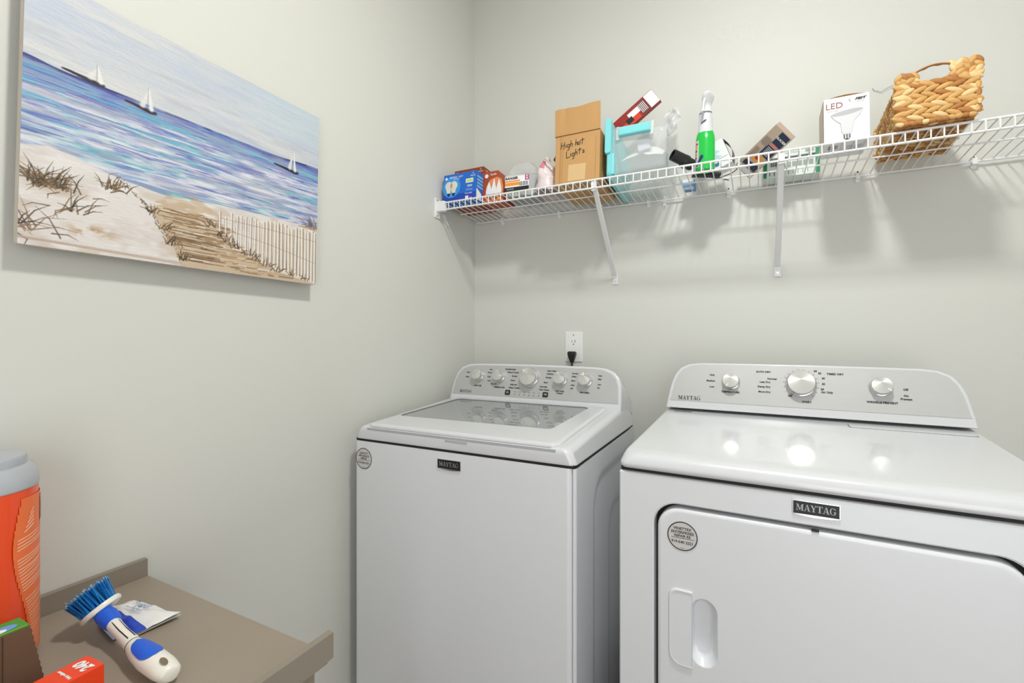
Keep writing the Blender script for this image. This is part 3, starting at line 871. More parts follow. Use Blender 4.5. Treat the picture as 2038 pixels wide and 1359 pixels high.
# fence
for i in range(26):
    t_ = i / 25
    x = .552 + .45 * t_ ** .92; yb_ = np.interp(x, [.55, .62, .75, .99], [.20, .13, .07, .012]); yt_ = np.interp(x, [.55, .65, .8, 1.0], [.285, .298, .305, .300]) + R.gauss(0, .006)
    w = .0035 + .0035 * t_
    lx = R.gauss(0, .003)
    brush((x + w * 1.5, yb_), (x + w * 1.5 + lx, yt_), w * .55, R.choice([(178, 140, 88), (148, 112, 70), (196, 158, 104)]), .8)
    brush((x, yb_), (x + lx, yt_), w, (240, 234, 228), .95, w)
    brush((x - w, yb_ + .01), (x - w + lx, yt_ - .01), w * .22, (104, 80, 56), .8)
for yy2 in (0, 1):
    brush((.555, .262 - yy2 * .045), (.78, .262 - yy2 * .085), .0012, (110, 84, 60), .5); brush((.78, .262 - yy2 * .085), (.995, .255 - yy2 * .13), .0012, (110, 84, 60), .5)
for gx0, gy0 in ((.56, .17), (.585, .15), (.62, .13), (.66, .105), (.70, .085), (.75, .065), (.80, .045), (.87, .03), (.93, .02), (.53, .21)): grass(gx0, gy0, 8, .045, .5)
grass(.965, .335, 20, .075, .7, ((86, 66, 46), (74, 80, 110), (138, 108, 74)))
for i in range(8): brush((.90, .325), (1.0, .33 + R.gauss(0, .006)), .002, (176, 140, 96), .4)
# boats
def boat(x0, x1, y, mast, sx_, lean_):
    for k in range(5): brush((x0 - .02 + k * .004, y + .004), (x1 - k * .004, y - .004 - k * .001), .004, (34, 32, 44), .8, .007)
    brush((sx_ - .016, y + .012), (sx_, mast - .015), .012, (232, 230, 228), .95, .002)
    brush((sx_ + .010, y + .006), (sx_ + .002, mast - .004), .010, (242, 240, 238), .95, .0015)
    brush((sx_, y), (sx_ - .001, mast), .0012, (150, 146, 150), .8)
boat(.105, .183, .682, .752, .167, 0); boat(.262, .328, .652, .748, .306, 0); boat(.795, .890, .625, .745, .866, 0)
A = np.clip(A * .95 + (rng.random(A.shape[:2])[..., None] - .5) * 6, 0, 255)
Lc = A / 255.0
Lc = np.where(Lc <= .04045, Lc / 12.92, ((Lc + .055) / 1.055) ** 2.4)
Pg = thing('canvas_painting', 'unframed canvas painting of beach dunes, sailboats and a sand fence on the left wall', 'painting',
           (XL, .3255, 1.3410), (math.radians(-1.25), 0, 0))
# local frame: y across, z up, x out of the wall
me = bpy.data.meshes.new('painted_front')
co = np.zeros((NY * NX, 3)); co[:, 0] = TH + .002; co[:, 1] = (gx * Wd).ravel(); co[:, 2] = (gy * Hd).ravel()
idx = np.arange(NY * NX).reshape(NY, NX)
q = np.stack([idx[:-1, :-1], idx[:-1, 1:], idx[1:, 1:], idx[1:, :-1]], -1).reshape(-1, 4)
me.vertices.add(NY * NX); me.vertices.foreach_set('co', co.ravel())
me.loops.add(q.size); me.loops.foreach_set('vertex_index', q.ravel().astype(np.int32))
me.polygons.add(len(q)); me.polygons.foreach_set('loop_start', np.arange(0, q.size, 4, dtype=np.int32)); me.polygons.foreach_set('loop_total', np.full(len(q), 4, dtype=np.int32))
me.update()
ca = me.color_attributes.new('paint', 'FLOAT_COLOR', 'POINT')
cc = np.ones((NY * NX, 4), np.float32); cc[:, :3] = Lc.reshape(-1, 3)
ca.data.foreach_set('color', cc.ravel())
me.materials.append(attr_mat('acrylic_paint', .55, .35))
pf_ = bpy.data.objects.new('painted_front', me); COL.objects.link(pf_); pf_.parent = Pg
mb = MB()
mb.loft([[(x_, y, z) for y, z in rr(0, Wd, 0, Hd, .004, 3)] for x_ in (.020, TH)] + [[(TH + .0018, y, z) for y, z in rr(.002, Wd - .002, .002, Hd - .002, .004, 3)]])
mb.build('wrapped_canvas_edge', mat('painted_canvas_edge', (208, 198, 186), rough=.7, vary=.15, vscale=22), Pg)

# ------------------------------------------------------------------ things on the shelf
def on_shelf(name, label, cat, x, y, dz=0.0, rz=0.0, rx=PITCH, ry=0.0, group=None):
    return thing(name, label, cat, (x, y, zd(y) + .0006 + dz), (rx, ry, rz), group)
def cartonbox(t, w, d, h, m, bev=.0012, name='carton'):
    mb = MB(); mb.box(0, w, 0, d, 0, h, bev=bev); return mb.build(name, m, t)
def FRONT(x=0, z=0, y=-.0005): return FR((x, y, z), (1, 0, 0), (0, 0, 1))
def RIGHT(w, y=0, z=0): return FR((w + .0005, y, z), (0, 1, 0), (0, 0, 1))
def LEFT(y=0, z=0): return FR((-.0005, y, z), (0, -1, 0), (0, 0, 1))
BLUE = mat('blue_carton_print', (18, 104, 206), rough=.35)
BLUED = mat('deep_blue_print', (16, 66, 176), rough=.35)
BLUEL = mat('light_blue_print', (120, 190, 240), rough=.4)
BROWN = mat('rust_brown_carton', (140, 58, 30), rough=.4)
ORANGE = mat('orange_print', (240, 150, 50), rough=.4)
YEL = mat('yellow_green_print', (190, 215, 70), rough=.4)
GREENP = mat('green_print', (24, 140, 96), rough=.4)
NAVY = mat('navy_print', (38, 50, 72), rough=.4)
REDP = mat('dark_red_print', (150, 44, 40), rough=.4)
BULB = mat('bulb_print_cream', (226, 220, 206), rough=.4)
MAROON = mat('maroon_inner_card', (84, 30, 26), rough=.7)

def bulb_shape(mb, M, s, mi, stem_mi, cx=0, cz=0):
    pts = []
    for a in range(-52, 233, 15):
        r_ = math.radians(a); pts.append((cx + s * math.cos(r_), cz + s * math.sin(r_)))
    pts += [(cx - s * .42, cz - s * 1.75), (cx + s * .42, cz - s * 1.75)]
    mb.poly(pts, M, mi, .0003)
    mb.poly([(cx - s * .40, cz - s * 1.75), (cx + s * .40, cz - s * 1.75), (cx + s * .26, cz - s * 2.45), (cx - s * .26, cz - s * 2.45)], M, stem_mi, .0003)

# blue bulb carton
t = on_shelf('light_bulb_box', 'blue carton with two white bulbs printed on it at the left end of the shelf', 'box', -1.1005, 1.548)
cartonbox(t, .150, .058, .112, [BLUE])
mb = MB(); M = FRONT()
mb.rect(.001, .149, .0, .030, M, 1, .0001)
mb.disc(.042, M, 2, .0002, cx=.038, cy=.060)
mb.disc(.0055, M, 3, .0003, cx=.013, cy=.096)
bulb_shape(mb, M, .017, 4, 5, .026, .066); bulb_shape(mb, M, .017, 4, 5, .049, .066)
mb.build('printed_front', [BLUE, BLUED, mat('sky_blue_glow_print', (52, 150, 226), rough=.35), WHITEP, BULB, INK], t)
mb = MB()
mb.text('REVEAL HD+', .011, M @ Matrix.Translation((.060, .098, .0003)), 0); mb.text('LED daylight', .006, M @ Matrix.Translation((.062, .090, .0003)), 0)
mb.text('8\nPACK', .009, M @ Matrix.Translation((.136, .098, .0003)), 0); mb.text('75W', .011, M @ Matrix.Translation((.122, .055, .0003)), 0, bold=.0003)
mb.text('1100 lumens', .006, M @ Matrix.Translation((.120, .041, .0003)), 0); mb.text('Dimmable', .008, M @ Matrix.Translation((.118, .027, .0003)), 0)
mb.build('lettering', [WHITEP], t)
mb = MB(); mb.rect(.104, .138, .068, .084, M, 0, .0003); mb.rect(.107, .136, .072, .080, M, 1, .0005); mb.build('energy_label', [WHITEP, YEL], t)
mb = MB(); mb.rect(.104, .118, .002, .017, M, 0, .0003); mb.build('white_mark', PAPERW, t)
mb = MB(); mb.rect(.122, .134, .002, .010, M, 0, .0003); mb.build('pink_mark', mat('pink_print', (222, 150, 190), rough=.4), t)
mb = MB(); M = RIGHT(.150)
for i in range(4): mb.rect(.006, .050, .050 + i * .013, .058 + i * .013, M, 0, .0003)
mb.poly([(.004, .002), (.04, .002), (.04, .03), (.004, .045)], M, 1, .0003)
mb.build('printed_side', [BLUEL, WHITEP], t)

# brown carton behind it
t = on_shelf('light_bulb_box', 'rust-brown carton standing behind the blue bulb carton', 'box', -1.095, 1.612)
cartonbox(t, .137, .108, .154, [BROWN])
mb = MB(); M = FRONT()
mb.text('Relax HD', .014, M @ Matrix.Translation((.070, .138, .0003)), 0, bold=.0003); mb.text('8\nPACK', .009, M @ Matrix.Translation((.124, .140, .0003)), 0)
mb.disc(.0065, M, 0, .0003, cx=.014, cy=.138)
mb.build('lettering', [WHITEP], t)
mb = MB(); M = RIGHT(.137)
for i in range(5): mb.rect(.012, .095 - i * .004, .100 + i * .010, .104 + i * .010, M, 0, .0003)
mb.build('printed_side', [mat('peach_print', (232, 176, 150), rough=.4)], t)

# rust carton with three tapered bulbs
t = on_shelf('candle_bulb_box', 'rust-orange carton with three white candle bulbs printed on it', 'box', -.953, 1.600)
mb = MB()
prof = [(0, 0), (.096, 0), (.096, .058), (.088, .090), (.070, .100), (.068, .121), (0, .121)]
mb.loft([[(x, y, z) for x, z in prof] for y in (0, .100)])
mb.build('carton', [mat('rust_orange_carton', (176, 74, 34), rough=.4)], t)
mb = MB(); M = FRONT()
mb.poly([(.012, .018), (.092, .018), (.093, .055), (.085, .085), (.066, .096), (.034, .088), (.018, .062)], M, 1, .0002)
for cx, top in ((.030, .080), (.052, .090), (.074, .086)):
    mb.poly([(cx - .011, .030), (cx - .012, .045), (cx - .008, .060), (cx - .001, top), (cx + .001, top), (cx + .008, .060), (cx + .012, .045), (cx + .011, .030)], M, 2, .0005)
    mb.rect(cx - .006, cx + .006, .018, .030, M, 3, .0006)
mb.disc(.008, M, 2, .0004, cx=.018, cy=.104)
mb.text('Candle', .010, M @ Matrix.Translation((.048, .108, .0004)), 2, bold=.0002)
for i, c_ in enumerate((4, 1, 4)): mb.disc(.0065, M, c_, .0004, cx=.025 + i * .024, cy=.008)
mb.build('printed_front', [BROWN, mat('peach_orange_print', (226, 140, 92), rough=.4), WHITEP, INKG, ORANGE], t)

# clear clamshell with price label
t = on_shelf('clear_plastic_container', 'clear plastic container with an orange and white price label', 'container', -.847, 1.585, .004, rz=math.radians(4))
mb = MB()
def cr(x0, x1, y0, y1, z, r): return [(x, y, z) for x, y in rr(x0, x1, y0, y1, r)]
mb.loft([cr(.004, .122, .004, .146, 0, .012), cr(0, .126, 0, .15, .018, .014), cr(0, .126, 0, .15, .074, .014), cr(-.003, .129, -.003, .153, .076, .014), cr(-.003, .129, -.003, .153, .081, .014), cr(.004, .122, .004, .146, .085, .012), cr(.010, .116, .012, .135, .108, .02), cr(.020, .104, .020, .12, .130, .02)])
mb.build('shell', CLEAR, t, angle=60)
mb = MB(); mb.grid(14, 12, lambda u, v: (.006 + u * .112, .01 + v * .13, .006 + .112 * (math.sin(math.pi * u) * math.sin(math.pi * v)) ** .5 + .006 * math.sin(u * 13 + v * 7)))
mb.build('folded_contents', mat('grey_white_contents', (176, 177, 178), rough=.6), t)
mb = MB(); M = FRONT(y=-.0012)
mb.rect(.003, .100, .020, .078, M, 0, 0); mb.rect(.003, .064, .040, .060, M, 1, .0002); mb.rect(.003, .064, .052, .054, M, 0, .0004)
mb.rect(.003, .100, .020, .034, M, 2, .0002); mb.rect(.010, .040, .023, .031, M, 3, .0004)
mb.rect(.084, .100, .056, .078, M, 4, .0002); mb.rect(.089, .095, .060, .066, M, 0, .0004); mb.rect(.089, .095, .069, .074, M, 0, .0004)
for i in range(7): mb.rect(.062 + i * .0052, .064 + i * .0052 + .001 * (i % 2), .036, .052, M, 2, .0004)
mb.text('RANGER', .013, M @ Matrix.Translation((.030, .068, .0004)), 2, bold=.0006)
mb.build('price_label', [WHITEP, ORANGE, INK, INKG, mat('magenta_print', (186, 62, 130), rough=.4)], t)

# pink-tinted bag next to it
def crumple(nu, nv, fn, seed, amp):
    rnd = random.Random(seed)
    tb = [[rnd.uniform(-1, 1) for _ in range(nu + 1)] for _ in range(nv + 1)]
    def f(u, v):
        i = min(nu - 1, int(u * nu)); j = min(nv - 1, int(v * nv)); a = u * nu - i; b = v * nv - j
        h = tb[j][i] * (1 - a) * (1 - b) + tb[j][i + 1] * a * (1 - b) + tb[j + 1][i] * (1 - a) * b + tb[j + 1][i + 1] * a * b
        p = fn(u, v, h * amp)
        return p
    return f
t = on_shelf('plastic_bag', 'white plastic bag with pink printing slumped against the cardboard box', 'bag', -.721, 1.556, rx=PITCH)
mb = MB()
def bagf(u, v, h):
    a = 2 * math.pi * u; r_ = (.043 + h * .6) * max(.02, 1 - v ** 5) ** .5
    return (.045 + r_ * math.cos(a), .062 + r_ * 1.3 * math.sin(a), .002 + v * (.122 - .022 * math.cos(a)) + (h * .5 if v > .1 else 0))
f_ = crumple(9, 7, bagf, 4, .011)
mb.grid(46, 24, lambda u, v: f_(u % 1.0 if u < 1 else 0.0, v))
mb.build('bag_body', mat('pale_pink_white_plastic', (228, 214, 214), rough=.35, bump=.5, bscale=50, vary=.05, vscale=20), t, angle=70)
mb = MB(); mb.grid(10, 8, lambda u, v: tuple(Vector(f_(.62 + .12 * u, .66 + .24 * v)) + Vector((0, -.0012, .0008))))
mb.build('pink_print', mat('pink_bag_print', (222, 130, 152), rough=.4), t, angle=70)
mb = MB(); mb.tube([(.040, .020, .122), (.060, .004, .104), (.076, .006, .086), (.084, .016, .078)], .0030, 6); mb.build('tie_strap', mat('beige_strap', (205, 188, 166), rough=.6), t)

# flat white plastic package lying on the deck
t = on_shelf('plastic_package', 'flat clear plastic package lying on the wires behind the price-labelled container', 'package', -.842, 1.742)
mb = MB(); mb.loft([cr(.0, .21, .0, .055, 0, .01), cr(-.002, .212, -.002, .057, .008, .012), cr(.004, .206, .004, .05, .020, .012)]); mb.build('package_shell', CLEAR2, t, angle=60)

# cardboard box
t = on_shelf('cardboard_box', 'open brown cardboard box with black handwriting, one flap standing up', 'box', -.626, 1.5465)
w, d, h = .160, .205, .176
mb = MB(); mb.box(0, w, 0, .003, 0, h); mb.box(0, w, d - .003, d, 0, h); mb.box(0, .003, .003, d - .003, 0, h); mb.box(w - .003, w, .003, d - .003, 0, h); mb.box(.003, w - .003, .003, d - .003, 0, .003)
mb.build('carton', CARD, t)
mb = MB()
mb.grid(24, 10, lambda u, v: (-.004 + u * (w + .003), .0015 - .006 * v + .004 * math.exp(-((u - .22) / .05) ** 2) * v, h - .001 + v * .096 + .002 * math.sin(u * 9)))
mb.grid(24, 10, lambda u, v: (-.004 + u * (w + .003), .0045 - .006 * v + .004 * math.exp(-((u - .22) / .05) ** 2) * v, h - .001 + v * .096 + .002 * math.sin(u * 9)))
mb.build('upright_flap', CARD, t, angle=60)
mb = MB(); mb.box(-.002, w, -.0012, .0006, h - .0016, h + .0014); mb.build('fold_line', mat('cardboard_fold_painted_shade', (122, 84, 48), rough=.9), t)  # dark strip paints the shade in the gap at the flap fold
mb = MB(); mb.grid(6, 4, lambda u, v: (.002 - v * .018, .02 + u * .10, h - .040 - v * .030 - .01 * u)); mb.build('side_flap', mat('shaded_cardboard_flap', (150, 112, 74), rough=.85), t)  # darker copy of the cardboard, the flap's shade put into its colour
mb = MB(); mb.poly([(.048, .010), (.110, .009), (.112, .066), (.050, .068)], FRONT(), 0, .0002)
mb.build('tape_patch', mat('pale_tape_patch', (216, 182, 132), rough=.5), t)
mb = MB()
mb.rect(.018, .0195, .002, h - .004, FRONT(), 0, .0003); mb.rect(.026, .0268, .002, h - .004, FRONT(), 0, .0003); mb.rect(.145, .1458, .002, h - .02, FRONT(), 0, .0003)
mb.build('crease', mat('cardboard_crease', (160, 116, 68), rough=.8), t)
MK = mat('black_marker', (30, 26, 24), rough=.6)
mb = MB(); M = FRONT()
def wr(strokes, ox, oz, k):
    for s_ in strokes: mb.stroke([(ox - .019 + x * k * 1.05, oz + z * k) for x, z in s_], .0021, M, 0, .0005)
HH = [[(0, 0), (.05, 1)], [(.0, .45), (.5, .6)], [(.42, -.05), (.5, 1)]]
II = [[(0, 0), (.05, .5)]]
GG = [[(.35, .5), (.1, .52), (0, .25), (.1, .05), (.32, .1), (.38, .5), (.3, -.3), (.05, -.38)]]
hh = [[(0, 0), (.08, .95)], [(.03, .3), (.2, .5), (.3, .4), (.3, 0)]]
OO = [[(.3, .45), (.1, .5), (0, .25), (.1, .02), (.3, .05), (.36, .3), (.3, .48)]]
TT = [[(.12, 0), (.18, .95)], [(-.15, .62), (.45, .72)]]
LL = [[(0, 1), (.02, 0), (.5, .08)]]
SS = [[(.3, .5), (.05, .42), (.1, .28), (.3, .2), (.25, .0), (0, .05)]]
k = .023
wr(HH, .040, .128, k * 1.05); wr(II, .0575, .131, k); wr(GG, .062, .130, k); wr(hh, .074, .132, k)
wr(hh, .092, .133, k); wr(OO, .101, .134, k * .9); wr(TT, .113, .134, k)
wr(LL, .060, .094, k); wr(II, .075, .097, k); wr(GG, .080, .096, k); wr(hh, .092, .099, k); wr(TT, .104, .101, k); wr(SS, .118, .103, k * .9)
mb.build('handwriting', MK, t)

# clear storage bin lying on its side
t = on_shelf('storage_bin', 'clear plastic storage bin lying on its side with an aqua lid and latches', 'storage bin', -.430, 1.560, .004)
mb = MB()
def br_(x0, x1, z0, z1, y, r=.018): return [(x, y, z) for x, z in rr(x0, x1, z0, z1, r)]
# open side faces the lid (left); body tapers slightly to the right
def bb(x, g): return [(x, y, z) for y, z in rr(g, .232 - g, .002 + g, .168 - g, .020)]
mb.loft([bb(.0, -.004), bb(.010, -.004), bb(.010, .0), bb(.150, .008), bb(.168, .010), bb(.178, .020)], cap0=False)
mb.build('bin_body', CLEAR, t, angle=55)
mb = MB()
def lidr(x, g): return [(x, y, z) for y, z in rr(-.018 - g, .250 + g, -.004, .186 + g, .022)]
mb.loft([lidr(.006, -.004), lidr(.004, 0), lidr(-.008, 0), lidr(-.012, -.004), [(-.012, y, z) for y, z in rr(.0, .232, .014, .168, .016)], [(-.006, y, z) for y, z in rr(.004, .228, .018, .164, .014)]])
AQ = mat('aqua_plastic', (132, 216, 222), rough=.3)
mb.build('lid', AQ, t, angle=50)
mb = MB()
mb.loft([[(x, y, z) for x, z in rr(-.020 + .002 * i, .004, .078, .196, .008)] for i, y in enumerate((-.012, -.020, -.024))])
mb.build('latch', AQ, t, angle=50)
mb = MB()
mb.loft([[(x, y, z) for x, y in rr(-.012, .014, -.016, .004, .006)] for z in (.008, .076)])
mb.build('lower_latch', AQ, t, angle=50)
mb = MB()
mb.loft([[(x, y, z) for y, z in rr(-.018, .001, .132, .163, .006)] for x in (.028, .031, .126, .129)])
mb.build('handle', AQ, t, angle=50)
for x in (.022, .132):
    mb = MB(); mb.box(x - .006, x + .006, -.010, .002, .122, .168, bev=.003); mb.build('handle_mount', CLEAR2, t)
t2 = t
t = on_shelf('folded_papers', 'white papers and packets seen inside the clear storage bin', 'paper', -.415, 1.575, .012)
mb = MB()
f_ = crumple(6, 5, lambda u, v, h_: (.010 + u * .135, .012 + v * .15 + h_, .004 + .120 * (1 - (2 * u - 1) ** 2 * .25) * (.55 + .45 * math.sin(v * 3.0)) + h_), 9, .008)
mb.grid(28, 20, f_); mb.build('sheet', PAPERW, t, angle=70)
mb = MB(); mb.box(.085, .125, .006, .012, .060, .105, Matrix.Rotation(math.radians(-12), 4, 'Y')); mb.build('packet', mat('pale_lilac_packet', (214, 214, 226), rough=.5), t)

# red packet leaning out of the back of the bin
def slab(name, label, cat, o, ax, up, w, h, d, m, group=None):
    """box with its printed face spanned by ax (right) and up; depth d goes backwards"""
    M = FR(o, ax, up)
    t = thing(name, label, cat, o)
    t.matrix_world = M
    t.rotation_mode = 'XYZ'
    mb = MB(); mb.box(0, w, 0, h, -d, 0, bev=.0012)
    mb.build('carton', m, t)
    return t
t = slab('red_packet', 'dark red hang-tab packet sticking up behind the aqua handle of the bin', 'packet', (-.440, 1.668, 1.881), (.82, 0, .57), (-.57, .06, .82), .185, .058, .016, [REDP])
mb = MB()
mb.rect(.150, .184, .002, .056, I4, 0, .0004); mb.rect(.02, .110, .002, .022, I4, 1, .0004); mb.rect(.075, .118, .022, .044, I4, 2, .0006)
mb.rect(.118, .146, .004, .050, I4, 3, .0005); mb.rect(.06, .085, .010, .030, I4, 4, .0007)
for i in range(5): mb.rect(.120 + i * .005, .122 + i * .005, .008, .046, I4, 2, .0008)
mb.build('printed_front', [PAPERW, mat('bright_red_print', (214, 66, 40), rough=.4), WHITEP, mat('wine_print', (92, 40, 52), rough=.4), INK], t)

t = on_shelf('plastic_wrap', 'crumpled clear plastic wrap standing behind the storage bin', 'wrapper', -.300, 1.690, .182)
mb = MB()
f_ = crumple(5, 7, lambda u, v, h_: (.028 + (u - .5) * .062 * math.sin(math.pi * (.15 + .80 * (1 - v) ** .8)) + .016 * v + h_, .03 + h_ * 2 + .01 * math.sin(u * 6), v * .096 + h_ * v), 12, .005)
mb.grid(18, 22, f_); mb.build('film', mat('grey_clear_film', (214, 216, 218), rough=.15, alpha=.6, spec=.8), t, angle=80)

# black plastic pipe fittings
t = on_shelf('pipe_fitting', 'black plastic pipe fitting with an open round end beside the green bottle', 'pipe fitting', -.234, 1.580, .024)
mb = MB()
def hollow(mb, a, b, ro, ri, n=20):
    a = Vector(a); b = Vector(b); M = Matrix.Translation(a) @ aim(b - a); L = (b - a).length
    mb.lathe([(ri, L), (ri, .0), (ro, .0), (ro, L), (ri, L)], n, M, cap0=False, cap1=False)
    mb.lathe([(ri, .02), (0.0005, .02)], n, M)
hollow(mb, (-.002, -.010, .030), (.036, .020, .014), .0180, .0152)
mb.build('open_socket', BLACK, t, angle=50)
mb = MB(); mb.lathe([(.019, 0), (.0215, .004), (.0215, .016), (.0185, .020), (.0185, .034), (.014, .040)], 20, Matrix.Translation((.024, .016, .018)) @ aim((.75, .50, -.38)))
mb.build('elbow', BLACK, t, angle=50)
mb = MB(); mb.loft([[(x, y, z) for y, z in rr(-.013, .013, -.004, .006, .004)] for x in (0, .085)], Matrix.Translation((.050, .061, -.018)) @ Matrix.Rotation(math.radians(18), 4, 'Z') @ Matrix.Rotation(math.radians(2), 4, 'Y'))
mb.build('strap', BLACK, t)

t = on_shelf('bulb_blister_pack', 'small blue and white blister pack lying at the back under the black fitting', 'package', -.226, 1.715)
mb = MB(); mb.box(0, .040, 0, .06, 0, .026, bev=.003); mb.build('carton', [mat('blue_white_pack', (86, 150, 214), rough=.4)], t)
mb = MB(); mb.box(.002, .038, -.0006, 0, .014, .025); mb.box(.004, .036, .004, .03, -.0008, 0); mb.build('printed_panel', PAPERW, t)

# green spray bottle
t = on_shelf('spray_bottle', 'green spray bottle with a white trigger head', 'spray bottle', -.143, 1.612)
GRN = mat('green_bottle_plastic', (20, 190, 70), rough=.18, coat=.5)
mb = MB()
pr = [(.020, 0), (.026, .003), (.0285, .010), (.0285, .10), (.0275, .112), (.0245, .124), (.022, .130)]
mb.lathe(pr, 36, sy=.72); mb.build('bottle', GRN, t, angle=50)
mb = MB(); mb.lathe([(.0228, .124), (.0215, .140), (.0195, .178), (.0192, .186)], 32, sy=.8); mb.build('neck_sleeve', mat('silver_white_sleeve', (216, 218, 222), rough=.3), t)
mb = MB(); mb.lathe([(.0188, .186), (.0193, .189), (.0186, .191)], 32, sy=.85); mb.build('collar_ring', INKG, t)
mb = MB()
def hd(cx, cy, rx_, ry_, z): return [(cx + rx_ * math.cos(2 * math.pi * i / 20), cy + ry_ * math.sin(2 * math.pi * i / 20), z) for i in range(20)]
mb.loft([hd(0, 0, .0185, .015, .191), hd(.001, 0, .0165, .016, .205), hd(.004, -.004, .0145, .021, .216), hd(.006, -.008, .0165, .030, .226), hd(.008, -.010, .0180, .034, .235), hd(.007, -.008, .0150, .030, .2425), hd(.006, -.004, .008, .018, .2465)])
mb.build('trigger_head', mat('white_trigger_plastic', (238, 240, 242), rough=.25), t, angle=60)
mb = MB(); mb.tube([(.0, -.030, .222), (-.003, -.034, .205), (-.004, -.032, .190), (-.006, -.036, .178)], .004, 8, flat=1.6); mb.build('trigger', mat('white_trigger_plastic', (238, 240, 242)), t)
mb = MB()
def wrap(a0, a1, z0, z1, mi, off=.0006, nn=10):
    ri = []
    for z in (z0, z1):
        ri.append([((.0285 + off) * math.cos(math.radians(a0 + (a1 - a0) * i / nn)), (.0285 + off) * .72 * math.sin(math.radians(a0 + (a1 - a0) * i / nn)), z) for i in range(nn + 1)])
    mb.loft(ri, mi=mi, cap0=False, cap1=False, closed=False)
wrap(178, 232, .012, .098, 0); 
for i in range(5): wrap(186 + i * 6, 214 + i * 3, .040 + i * .011, .047 + i * .011, 1 + (i % 2), .0010)
for i in range(7): wrap(214 + i * 5, 226 + i * 6, .014 + i * .004, .021 + i * .0045, 3, .0012, 4)
mb.build('wrap_label', [mat('pale_label', (206, 214, 208), rough=.4), REDP, ORANGE, mat('violet_navy_print', (46, 38, 110), rough=.4)], t)
mb = MB(); mb.poly([(-.012, .150), (.004, .158), (.004, .164), (-.012, .156)], FR((0, -.0180, 0), (1, 0, 0), (0, 0, 1)), 0); mb.build('sleeve_print', mat('violet_navy_print', (46, 38, 110)), t)

# white bulb carton leaning right
t = slab('bulb_carton', 'white bulb carton with a blue oval mark, leaning behind the green bottle', 'box', (-.124, 1.650, 1.712), (.86, -.10, .34), (-.30, .13, .86), .062, .090, .05, [mat('white_carton_board', (232, 234, 236), rough=.5)])
mb = MB()
mb.disc(.011, I4, 0, .0004, cx=.020, cy=.014, ry=.006)
for i in range(6): mb.rect(.010, .040 - (i % 3) * .006, .034 + i * .006, .0365 + i * .006, I4, 1, .0004)
mb.rect(.004, .058, .028, .029, I4, 2, .0004)
mb.build('printed_front', [mat('steel_blue_print', (70, 110, 160), rough=.4), BLUEL, INKG], t)
mb = MB(); mb.grid(6, 10, lambda u, v: (.062 + .012 * math.sin(math.pi * v), .006 + v * .084, -.004 - u * .040)); mb.build('open_flap', mat('grey_flap', (120, 118, 120), rough=.7), t)
t = on_shelf('wire_hook', 'thin dark wire lying on the deck by the white bulb carton', 'wire', -.130, 1.660)
mb = MB(); mb.tube([(-.02, 0, .004), (.02, .03, .004), (.06, .02, .010), (.075, .04, .03), (.068, .05, .045)], .0015, 6); mb.tube([(.02, .03, .004), (.05, .06, .004)], .0015, 6); mb.build('wire', DARK, t)

# tan faucet carton leaning back
Bv = Vector((-.062, 1.718, 1.746)); Tv = Vector((.053, 1.620, 1.817)); Wv = Vector((.096, 1.630, 1.772))
up_ = (Tv - Bv).normalized(); axv = (Wv - Tv); axv = (axv - up_ * axv.dot(up_)).normalized()
t = slab('faucet_carton', 'tan carton with a navy and orange label, tilted between bottle and green box', 'box', Bv, axv, up_, .066, (Tv - Bv).length, .030, [mat('tan_photo_carton', (190, 168, 150), rough=.45)])
mb = MB(); L = (Tv - Bv).length; LL = L + .007
mb.rect(.030, .062, LL - .055, LL - .010, I4, 0, .0004); mb.rect(.026, .062, LL - .096, LL - .060, I4, 0, .0004); mb.rect(.030, .062, LL - .060, LL - .050, I4, 1, .0006)
mb.rect(.018, .050, LL - .122, LL - .100, I4, 2, .0006); mb.rect(.028, .038, LL - .116, LL - .106, I4, 3, .0008)
mb.poly([(.010, LL - .150), (.060, LL - .150), (.060, LL - .126), (.010, LL - .135)], I4, 0, .0004)
mb.rect(.004, .064, .004, LL - .155, I4, 4, .0005)
for i in range(6): mb.rect(.032, .052, LL - .066 - i * .0048, LL - .0645 - i * .0048, I4, 4, .0007)
for i in range(5): mb.rect(.010, .055, .006 + i * .004, .007 + i * .004, I4, 5, .0007)
mb.text('GLACIER', .009, Matrix.Translation((.046, LL - .030, .0007)) @ Matrix.Rotation(0, 4, 'Z'), 4, bold=.0003)
mb.build('printed_front', [NAVY, mat('rose_print', (196, 130, 120), rough=.4), ORANGE, REDP, WHITEP, INKG], t)
mb = MB(); mb.loft([[(x, y, .0012) for x, y in rr(.004, .028, LL - .070, LL - .045, .004)], [(x, y, .0016) for x, y in rr(.005, .027, LL - .069, LL - .046, .004)]]); mb.box(.006, .020, LL - .120, LL - .085, 0, .0010)
mb.build('pictured_faucet', [mat('nickel_print', (150, 136, 124), rough=.35)], t)

# green and white carton
t = on_shelf('green_carton', 'white and green carton lying on its long side behind the right brace', 'box', .020, 1.742)
cartonbox(t, .154, .055, .086, [mat('pale_green_white_carton', (222, 232, 226), rough=.45)])
mb = MB(); M = FRONT()
mb.rect(.001, .013, .001, .066, M, 0, .0003); mb.rect(.144, .155, .001, .085, M, 0, .0003)
mb.rect(.013, .144, .052, .064, M, 1, .0003)
for i in range(7): mb.rect(.036 + i * .015, .048 + i * .015, .030, .046, M, 2, .0004)
for i in range(9): mb.rect(.018 + i * .013, .020 + i * .013, .006, .024, M, 1 if i < 3 else 2, .0004)
for i in range(10): mb.rect(.118 + i * .0022, .119 + i * .0022, .070, .080, M, 3, .0004)
mb.text('ISE', .018, M @ Matrix.Translation((.032, .042, .0006)), 3, bold=.0004); mb.text('18W  TRIM', .010, M @ Matrix.Translation((.075, .0745, .0006)), 2)
